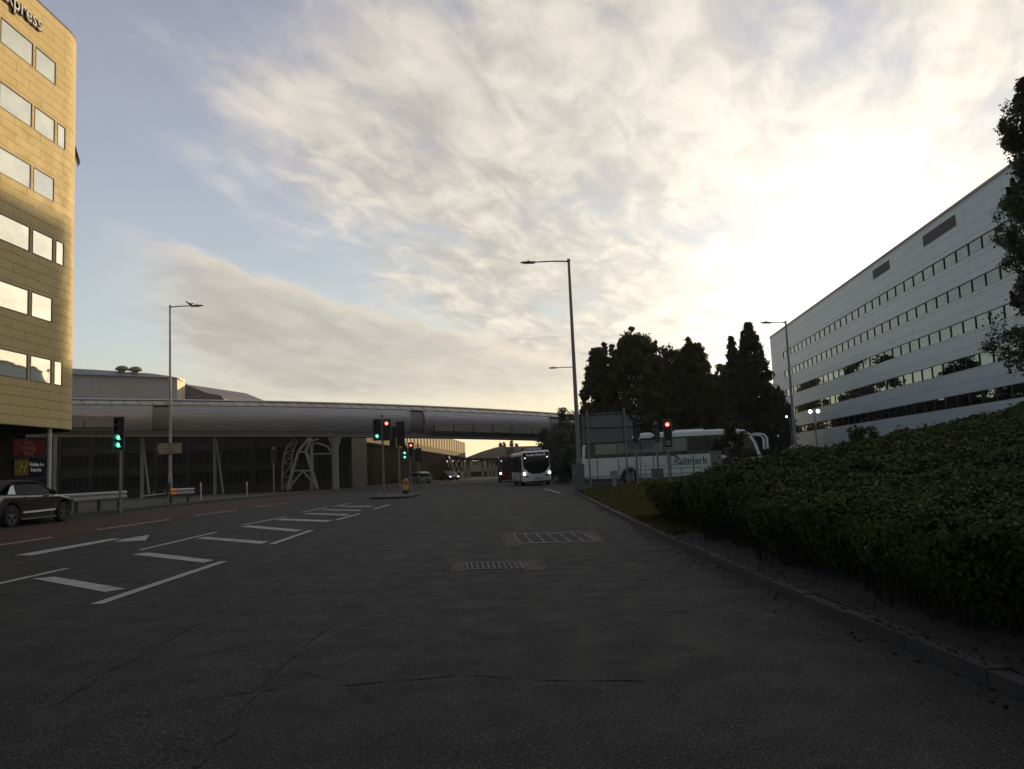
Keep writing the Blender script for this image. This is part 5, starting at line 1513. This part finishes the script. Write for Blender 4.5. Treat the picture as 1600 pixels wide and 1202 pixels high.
barrier('short crash barrier with an orange end beside the left street lamp', a_.x + .1, 41.2, c_.x, 44, .55, 'reflect_orange', 2)
a_, c_ = at(205, 783, 37), at(258, 780, 42)
o = thing('tube_railing', 'low dark tubular railing between the two crash barriers', 'railing', (a_.x, 38, gz(a_.x, 38) + .12)); S = o.location.copy()
b = MB(); b.tube([(0, 0, .42), (c_.x - S.x, 4, .45)], .05, 8); b.build('rail', M['dark_steel'], o, smooth=50)
for i in range(3):
    t = i / 2; b = MB(); b.tube([((c_.x - S.x) * t, 4 * t, -.2), ((c_.x - S.x) * t, 4 * t, .62)], .035, 8); b.build('post', M['galv'], o, smooth=50)
for i, (px_, Y_, lb) in enumerate(((314, 47, 'thin pale post standing alone right of the orange ended barrier'), (386, 60, 'thin pale post far along the left pavement before the trestle'))):
    q = at(px_, 770, Y_); o = thing('marker_post', lb, 'post', (q.x, Y_, gz(q.x, Y_) + .05))
    b = MB(); b.tube([(0, 0, -.1), (0, 0, 1.05)], .045, 8); b.tube([(0, 0, 1.05), (0, 0, 1.09)], [.05, .03], 8); st = b.build('stem', M['white_paint'], o, smooth=40)
    b = MB(); b.box(-.035, .035, -.052, -.046, .8, .98); b.build('reflector', M['letter_white'], st)

# ================================================================== vegetation
def leaf_mat(name, base, var=0.5, hue=(1.25, 1.0, 0.7), rough=0.5, trans=0.25, spec=0.3):
    m_ = bpy.data.materials.new(name); m_.use_nodes = True
    k = NT(m_.node_tree); b = k.n['Principled BSDF']
    geo = k.new('ShaderNodeNewGeometry'); rnd = geo.outputs['Random Per Island']
    co = k.new('ShaderNodeTexCoord').outputs['Object']
    patch = k.noise(co, 0.7, 5, 0.65, 0.5)
    lo = tuple(v * (1 - var) for v in base); hi = tuple(min(1, v * (1 + var) * h) for v, h in zip(base, hue))
    c = k.mix(k.add(k.mul(rnd, .55), k.mul(k.sub(patch, .38), 1.5)), lo, hi)
    k.put(b.inputs['Base Color'], c)
    b.inputs['Roughness'].default_value = rough
    b.inputs['Specular IOR Level'].default_value = spec
    if trans > 0:
        tr = k.new('ShaderNodeBsdfTranslucent'); k.put(tr.inputs[0], c)
        mx = k.new('ShaderNodeMixShader'); mx.inputs[0].default_value = trans
        k.l.new(b.outputs[0], mx.inputs[1]); k.l.new(tr.outputs[0], mx.inputs[2])
        k.l.new(mx.outputs[0], k.n['Material Output'].inputs[0])
    return m_
M['leaf_tree'] = leaf_mat('tree_leaf', (0.115, 0.135, 0.070), .45, (1.2, 1.0, .75), .6, .5)
M['leaf_dark'] = leaf_mat('dark_leaf', (0.088, 0.112, 0.064), .45, (1.1, 1.0, .9), .6, .45)
M['leaf_hedge'] = leaf_mat('shrub_leaf', (0.050, 0.072, 0.026), .65, (1.25, 1.05, .6), .62, .2, .18)
M['leaf_brown'] = leaf_mat('brownish_leaf', (0.070, 0.066, 0.036), .5, (1.2, .9, .8), .6, .15)
M['leaf_olive'] = leaf_mat('olive_leaf', (0.062, 0.064, 0.034), .5, (1.2, 1.0, .8), .6, .2)
M['grass'] = leaf_mat('grass_blade', (0.075, 0.090, 0.030), .45, (1.3, 1.0, .6), .6, .25)

def leaves_mesh(name, cen, size, nrm, m_, parent=None, aspect=0.62, seed=0, droop=0.25):
    """one mesh of folded four-corner leaves"""
    rng = np.random.default_rng(seed); n = len(cen)
    nrm = nrm / np.maximum(1e-6, np.linalg.norm(nrm, axis=1, keepdims=True))
    t = rng.normal(size=(n, 3)); t -= nrm * (t * nrm).sum(1, keepdims=True)
    t /= np.maximum(1e-6, np.linalg.norm(t, axis=1, keepdims=True))
    s = np.cross(nrm, t); size = np.asarray(size).reshape(-1, 1)
    a = cen - t * size * .5; c = cen + t * size * .5 - nrm * size * droop
    l = cen + s * size * aspect * .5 + t * size * .06; r = cen - s * size * aspect * .5 + t * size * .06
    lift = nrm * size * .10
    V = np.stack([a, l + lift, c, r + lift], 1).reshape(-1, 3)
    me = bpy.data.meshes.new(name)
    me.vertices.add(4 * n); me.vertices.foreach_set('co', V.astype(np.float32).ravel())
    me.loops.add(4 * n); me.loops.foreach_set('vertex_index', np.arange(4 * n, dtype=np.int32))
    me.polygons.add(n); me.polygons.foreach_set('loop_start', np.arange(0, 4 * n, 4, dtype=np.int32))
    me.update(calc_edges=True); me.validate()
    me.materials.append(m_)
    o = bpy.data.objects.new(name, me); COL.objects.link(o)
    if parent is not None: o.parent = parent
    return o

def tree(name, label, base, h, rfun, nclump, per, lsize, seed, mname='leaf_tree', crad=0.9, t0=.12, trunk=.22, group=None, spires=None, cat='tree', ntuft=0):
    rng = np.random.default_rng(seed); rd = random.Random(seed)
    o = thing(name, label, cat, base, group=group)
    C_, Rr = [], []
    for i in range(nclump):
        t = t0 + (1 - t0) * rng.uniform() ** .85
        rmax = rfun(t); a = rng.uniform(0, 2 * math.pi); r = rmax * rng.uniform(.25, 1.0) ** .6
        C_.append((r * math.cos(a), r * math.sin(a), h * t)); Rr.append(crad * rng.uniform(.55, 1.15) * (0.55 + .45 * min(1, rmax / 2)))
    for (sx, st, sn, sr) in (spires or []):
        for j in range(sn):
            q = j / max(1, sn - 1); C_.append((sx + rng.normal() * .18, rng.normal() * .5, h * (st - .30 * (1 - q)))); Rr.append(sr * (1.0 - .72 * q) + .12)
    for i in range(ntuft):
        t = rng.uniform(.40, .90); a = rng.uniform(0, 2 * math.pi); r = rfun(t) * rng.uniform(.75, 1.02); s0 = rng.uniform(.28, .5) * crad / .6
        for q in range(5): C_.append((r * math.cos(a) * (1 + .02 * q), r * math.sin(a), h * t + q * s0 * .42)); Rr.append(s0 * (1 - .19 * q) * .62)
    b = MB(); pts = [(rd.uniform(-.06, .06) * h * .04 * i, rd.uniform(-.06, .06) * i * .3, h * .92 * i / 7) for i in range(8)]
    b.tube(pts, [trunk * (1.15 - i / 7 * 1.05) + .015 for i in range(8)], 9); b.build('trunk', M['bark'], o, smooth=60)
    b = MB()
    for i in range(0, min(len(C_), nclump), 4):
        c = Vector(C_[i]); z0 = max(h * .1, c.z - (abs(c.x) + abs(c.y)) * .55 - .3); p0 = Vector((0, 0, z0)); mid = (p0 + c) / 2 + Vector((0, 0, -.15)); w = trunk * .28
        b.tube([p0, mid, c], [w, w * .6, .015], 5)
    b.build('limbs', M['bark'], o, smooth=60)
    C_ = np.array(C_); Rr = np.array(Rr)
    k_ = rng.integers(0, len(C_), size=nclump * per); dirs = rng.normal(size=(len(k_), 3)); dirs /= np.linalg.norm(dirs, axis=1, keepdims=True)
    rad = rng.uniform(.15, 1.0, size=(len(k_), 1)) ** .5
    stray = rng.uniform(size=(len(k_), 1)) < .16; rad = np.where(stray, rad * rng.uniform(1.1, 1.75, size=(len(k_), 1)), rad)
    P = C_[k_] + dirs * rad * Rr[k_][:, None] * np.array([[1, 1, .85]])
    P[:, 2] = np.maximum(P[:, 2], .15)
    nr = dirs + rng.normal(size=dirs.shape) * .6 + np.array([[0, 0, .5]])
    leaves_mesh('crown', P, lsize * rng.uniform(.6, 1.25, size=len(k_)), nr, M[mname], o, seed=seed)
    return o
def gpos(px, Y, z=0.0): return Vector((at(px, 735, Y).x, Y, z))
def hh(px, py, Y): return at(px, py, Y).z

GT = 'trees behind the coach'
Y = 79
dome = lambda R0, tip=.12, low=.75: (lambda t: R0 * min(1.0, low + (1 - low) * t / .35) * (1 - max(0, (t - .35) / .65) ** 1.5 * (1 - tip)))
tree('broadleaf_tree', 'ragged leafy tree at the left end of the clump, hanging over the tube bridge end', gpos(943, 80), hh(952, 545, 80), (lambda t: 3.1 * min(1, .9 + t) * (1 - .88 * t ** 1.4)), 380, 85, .31, 11, crad=0.58, t0=.06, group=GT, ntuft=26, spires=[(.7, 1.04, 10, .5), (-.6, .88, 8, .4), (1.6, .9, 8, .4)])
tree('broadleaf_tree', 'tallest broad tree in the middle of the clump behind the coach', gpos(1003, 79), hh(998, 526, 79), dome(4.0, .30, .9), 460, 85, .31, 12, crad=0.65, t0=.05, group=GT, ntuft=26, spires=[(-.35, 1.05, 12, .7), (-2.2, .95, 9, .45), (1.3, .95, 8, .55)])
tree('broadleaf_tree', 'rounded tree right of the tallest one in the clump behind the coach', gpos(1052, 84), hh(1045, 548, 84), dome(3.6, .55, .95), 380, 85, .31, 13, crad=0.65, t0=.05, group=GT, ntuft=26)
tree('broadleaf_tree', 'pointed tree at the right of the clump with a steep right flank', gpos(1094, 80), hh(1090, 538, 80), dome(2.7, .28, .95), 330, 85, .31, 14, crad=0.54, t0=.05, group=GT, ntuft=26, spires=[(-.2, 1.05, 10, .6), (.9, .96, 8, .5)])
tree('young_tree', 'small thin tree with gaps in the dip between the clump and the poplars', gpos(1137, 76), hh(1130, 575, 76), dome(1.2, .3, .7), 46, 85, .28, 15, crad=0.41, t0=.1, trunk=.1, group=GT, ntuft=26)
tree('poplar_tree', 'narrow shorter poplar leaning against the taller poplar', gpos(1157, 80), hh(1158, 527, 80), dome(1.35, .05, .9), 280, 85, .27, 16, 'leaf_dark', .42, .05, group=GT, ntuft=26)
tree('poplar_tree', 'tall conical poplar in front of the far end of the office', gpos(1186, 82), hh(1179, 505, 82), dome(2.6, .06, 1.0), 420, 85, .28, 17, 'leaf_dark', .52, .04, group=GT, ntuft=26)
tree('broadleaf_tree', 'low dark tree filling the gap at the office corner right of the tall poplar', gpos(1213, 86), hh(1215, 612, 86), dome(2.4, .4, .9), 300, 80, .33, 18, 'leaf_dark', .6, .05, group=GT, ntuft=26)
tree('broadleaf_tree', 'low spreading tree between the clump and the poplars just above the coach roof', gpos(1125, 88), hh(1125, 612, 88), dome(3.0, .5, .95), 330, 80, .33, 19, 'leaf_dark', .65, .03, group=GT, ntuft=26)
for i, (x_, y_, h_) in enumerate(((40, 126, 16), (41, 142, 18), (30, 152, 13), (27, 168, 14), (24, 145, 11), (30, 101, 12.5), (26, 115, 13), (33, 113, 14), (45, 166, 18), (43, 184, 18))):
    tree('broadleaf_tree', ['nearest tree of the row behind the poplars', 'tallest tree of the row behind the poplars', 'third tree of the row behind the poplars', 'farthest tree of the row behind the poplars', 'low tree of the row behind the poplars', 'tree just behind the narrow poplar, hidden low', 'slim tree between the clump and the row behind', 'tree directly behind the tall conical poplar', 'tree past the far corner of the office', 'last tree beyond the far corner of the office'][i], (x_, y_, 0), h_, dome(3.6, .3, .9), 70, 60, .6, 71 + i, 'leaf_dark', 1.2, .05, group='row of trees along the office')
tree('broadleaf_tree', 'tall near tree half out of frame in front of the office, at the right edge', Vector((at(1676, 700, 34).x, 34, .3)), hh(1660, 118, 34) - .3,
     lambda t: 2.9 * (1 - max(0, (t - .45) / .55) ** 1.4 * .75) * (.72 + .28 * math.sin(t * 23)), 560, 95, .16, 21, 'leaf_dark', .46, .22, .24, ntuft=40)
# shrubs at the bridge end and by the kerb beyond the bus
for px_, Y_, h_, r_, sd, mn, lb in ((872, 84, 3.6, 1.5, 31, 'leaf_brown', 'brownish roadside shrub just right of the oncoming bus'), (886, 80, 4.6, 1.9, 32, 'leaf_dark', 'dark shrub under the right end of the tube bridge'),
                                    (862, 96, 6.0, 1.7, 33, 'leaf_dark', 'taller dark shrub rising to the bridge floor behind the brownish one'), (899, 70, 3.2, 1.4, 34, 'leaf_dark', 'low dark shrub behind the tall grey cabinet'), (893, 96, 8.2, 2.0, 35, 'leaf_dark', 'dark tree standing against the right end of the tube bridge')):
    tree('roadside_shrub', lb, gpos(px_, Y_), h_, (lambda r_: lambda t: r_ * (1 - .6 * max(0, t - .5)))(r_), 46, 75, .26, sd, mn, .7, .08, .1, group='shrubs at the bridge end', cat='shrub')
# little conifers poking over the far footbridge
for i, (px_, pt, lb) in enumerate(((784, 693, 'leftmost small conifer tip above the far footbridge'), (790, 690.5, 'second small conifer tip above the far footbridge, ragged'), (801, 689.5, 'tallest small conifer tip above the far footbridge'), (809, 694.5, 'rightmost low conifer tip above the far footbridge'))):
    tree('conifer_tree', lb, gpos(px_, 225), hh(px_, pt, 225), lambda t: 1.6 * (1 - t) + .15, 40, 30, .5, 41 + i, 'leaf_dark', .6, .3, .2, group='conifers beyond the footbridge')

# ---------------------------------------------------------------- the bed of shrubs on the right
rng = np.random.default_rng(5)
from mathutils import noise as mnoise
def hx(y): return kerb_x(y) + 0.44 + 0.10 * math.sin(y * 1.7) + .06 * math.sin(y * 4.1)
def hend(x): return 18.2 + 0.66 * max(0.0, x - 4.0) + .4 * math.sin(x * 1.3)
def htop(x, y):
    e = x - hx(y); z0 = .85 + .36 * sstep(7, 18, y)
    z = z0 + .10 * e + .05 * max(0, e - 7) + (.16 * mnoise.noise(Vector((x * .55, y * .55, 3.0))) + .10 * mnoise.noise(Vector((x * 1.6, y * 1.6, 8.0))) + .07 * mnoise.noise(Vector((x * 3.6, y * 3.6, 2.0))))
    edge = min(1.0, max(0.0, e / .38)) ** .5 if e < .38 else 1.0
    fe = hend(x) - y; edge *= min(1.0, max(0.02, fe / 2.6)) ** .6
    return .25 + (z - .25) * (.55 + .45 * edge)
hedge = thing('shrub_bed', 'dense bed of dark leafy shrubs sloping up from the kerb on the right', 'shrubs', (0, 0, 0))
P_, N_, S_ = [], [], []
rd = random.Random(9)
def put(x, y, z, n, s): P_.append((x, y, z)); N_.append(n); S_.append(s)
tries = 0
while len(P_) < 205000 and tries < 900000:
    tries += 1
    u = rd.random(); y = 2.2 + 30 * u ** 1.9
    x = hx(y) + rd.random() * (min(.74 * y + 1.5, 22) - hx(y) + .3)
    if x < hx(y) or y > hend(x): continue
    d = math.hypot(x, y); s = .038 + .0037 * d
    z = htop(x, y); q = rd.random()
    put(x + rd.gauss(0, .02), y, z - .22 * q * q + rd.gauss(0, .02) + (.10 * rd.random() if rd.random() < .06 else 0), (rd.gauss(-.15, .45), rd.gauss(-.2, .45), 1.0), s * rd.uniform(.65, 1.25))
for i in range(76000):                                               # front face above the kerb
    y = 1.6 + 18.5 * rd.random() ** 1.5; z1 = htop(hx(y) + .12, y); z = .16 + (z1 - .12) * rd.random()
    bulge = .16 * math.sin(3.1 * min(1, z / z1)) + .10 * mnoise.noise(Vector((1.0, y * 1.6, z * 2.4)))
    q_ = max(0.0, 1 - (z - .10) / (z1 - .10))
    if rd.random() < q_ * .75: continue
    put(hx(y) - bulge * (1 - q_) + .34 * q_ ** 1.3 + abs(rd.gauss(0, .09)), y, z, (-1.0, rd.gauss(-.3, .5), rd.gauss(.35, .5)), (.042 + .0037 * y) * rd.uniform(.65, 1.25))
for i in range(26000):                                               # far end
    x = 3.9 + 12 * rd.random() ** 1.3; ye = hend(x); z1 = htop(x, ye - .6); z = .16 + (z1 - .16) * rd.random()
    put(x, ye - .35 * (z / z1) ** 2 - abs(rd.gauss(0, .1)), z, (rd.gauss(-.6, .5), rd.gauss(-.4, .6), rd.gauss(.5, .5)), .125 * rd.uniform(.65, 1.25))
leaves_mesh('foliage', np.array(P_), np.array(S_), np.array(N_), M['leaf_hedge'], hedge, seed=3)
b = MB(); NX = 34; ys = lin(-4, 32, 110)
for y in ys:
    for i in range(NX):
        t = i / (NX - 1.0); x = hx(y) + .28 + (24 - hx(y)) * t ** 1.5
        inside = y < hend(x) - .3
        z = (htop(x, max(y, 1.0)) - .24) if inside and t > 0 else verge_z(x, y) - .05
        b.v.append((x, y, max(z, verge_z(x, y) - .05)))
for j in range(len(ys) - 1):
    for i in range(NX - 1):
        b.f.append((j * NX + i, j * NX + i + 1, (j + 1) * NX + i + 1, (j + 1) * NX + i)); b.mi.append(0)
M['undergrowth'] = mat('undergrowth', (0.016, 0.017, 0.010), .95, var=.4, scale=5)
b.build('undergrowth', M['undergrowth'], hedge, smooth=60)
# bush standing up out of the bed against the office wall
tree('bush', 'small rounded bush standing above the shrub bed against the office wall', Vector((at(1346, 700, 29).x, 29, 1.2)), 1.05, lambda t: .75 * (1.15 - t * .6), 26, 70, .13, 61, 'leaf_hedge', .34, .1, .04, cat='bush')
tree('bush', 'brownish bush rising from the shrub bed in front of the coach windscreen', Vector((at(1150, 715, 40).x, 40, .6)), 2.6, lambda t: .95 * (1.1 - t * .7), 34, 70, .16, 62, 'leaf_olive', .40, .1, .05, cat='bush')
stb = MB(); rs_ = random.Random(77)
for i in range(420):
    y = 1.8 + 17 * rs_.random() ** 1.4; x = hx(y) + rs_.uniform(.02, .34); z0 = .13
    p1 = Vector((x + rs_.uniform(-.06, .04), y + rs_.uniform(-.06, .06), z0 + .22)); p2 = p1 + Vector((rs_.uniform(-.18, .02), rs_.uniform(-.14, .14), rs_.uniform(.15, .4)))
    stb.tube([(x, y, z0 - .05), p1, p2], [.011, .008, .003], 4, cap=False)
M['stem'] = mat('stem_bark', (0.022, 0.019, 0.014), .95, var=.3)
stb.build('stems', M['stem'], hedge)
# soil strip between kerb and shrubs
b = MB(); ys = lin(-6, 20, 90)
for y in ys: b.v += [(kerb_x(y) + .140, y, .090), (hx(y) + .55, y, .20 + .02 * math.sin(y * 5))]
for j in range(len(ys) - 1): b.f.append((2 * j, 2 * j + 1, 2 * j + 3, 2 * j + 2)); b.mi.append(0)
struct(b.build('soil_strip', M['soil']))
P_, N_, S_ = [], [], []
for i in range(800):
    y = 1.5 + 20 * rd.random() ** 1.4; x = kerb_x(y) + .02 + abs(rd.gauss(0, .22))
    if x < kerb_x(y) + .15: z = .098 if x > kerb_x(y) + .03 else 0.0
    else: z = .10 + .22 * (x - kerb_x(y) - .15)
    put(x, y, z + .004, (rd.gauss(0, .25), rd.gauss(0, .25), 1), rd.uniform(.02, .05))
for i in range(420):
    y = 2 + 26 * rd.random(); x = kerb_x(y) - .02 - abs(rd.gauss(0, .16)); put(x, y, .009, (rd.gauss(0, .2), rd.gauss(0, .2), 1), rd.uniform(.02, .055))
M['litter'] = leaf_mat('dead_leaf', (0.035, 0.028, 0.018), .5, (1.3, 1.0, .7), .8, .05, .1)
o = leaves_mesh('leaf_litter', np.array(P_), np.array(S_), np.array(N_), M['litter'], seed=8); o['kind'] = 'stuff'; o['label'] = 'dead leaves scattered along the right kerb'; o['category'] = 'leaf litter'
# mown grass on the verge beyond the shrubs
P_, N_, S_ = [], [], []
n = 60000; vb = np.zeros((n * 3, 3), dtype=np.float32); cnt = 0; t_ = 0
while cnt < n and t_ < 500000:
    t_ += 1; y = 15 + 32 * rd.random() ** 1.3; x = kerb_x(y) + .17 + rd.random() ** 1.4 * 16
    if x > 22 or (y < hend(x) - .4 and x > hx(y) + .2): continue
    z = verge_z(x, y); z = z + (.04 - z) * sstep(44, 47.5, y) - .012
    hgt = rd.uniform(.05, .13); a = rd.random() * 6.283; w = .010 + .0006 * y; lx, ly = rd.gauss(0, .04), rd.gauss(0, .04)
    vb[cnt * 3] = (x - w * math.cos(a), y - w * math.sin(a), z); vb[cnt * 3 + 1] = (x + w * math.cos(a), y + w * math.sin(a), z); vb[cnt * 3 + 2] = (x + lx, y + ly, z + hgt); cnt += 1
me = bpy.data.meshes.new('grass'); me.vertices.add(cnt * 3); me.vertices.foreach_set('co', vb[:cnt * 3].ravel())
me.loops.add(cnt * 3); me.loops.foreach_set('vertex_index', np.arange(cnt * 3, dtype=np.int32)); me.polygons.add(cnt); me.polygons.foreach_set('loop_start', np.arange(0, cnt * 3, 3, dtype=np.int32))
me.update(calc_edges=True); me.materials.append(M['grass'])
o = bpy.data.objects.new('grass', me); COL.objects.link(o); o['kind'] = 'stuff'; o['label'] = 'short grass on the verge between kerb and shrubs'; o['category'] = 'grass'

# ================================================================== thin evening haze
hm = bpy.data.materials.new('haze'); hm.use_nodes = True
k = NT(hm.node_tree)
for n_ in list(k.n):
    if n_.type == 'BSDF_PRINCIPLED': k.n.remove(n_)
pv = k.new('ShaderNodeVolumePrincipled'); pv.inputs['Color'].default_value = (1.0, 0.95, 0.86, 1); pv.inputs['Density'].default_value = 0.00028; pv.inputs['Anisotropy'].default_value = 0.3
k.l.new(pv.outputs[0], k.n['Material Output'].inputs['Volume'])
b = MB(); b.box(-950, 950, -250, 1550, -1.5, 40); o = b.build('haze', hm); o['kind'] = 'stuff'; o['label'] = 'thin evening haze in the air'; o['category'] = 'haze'
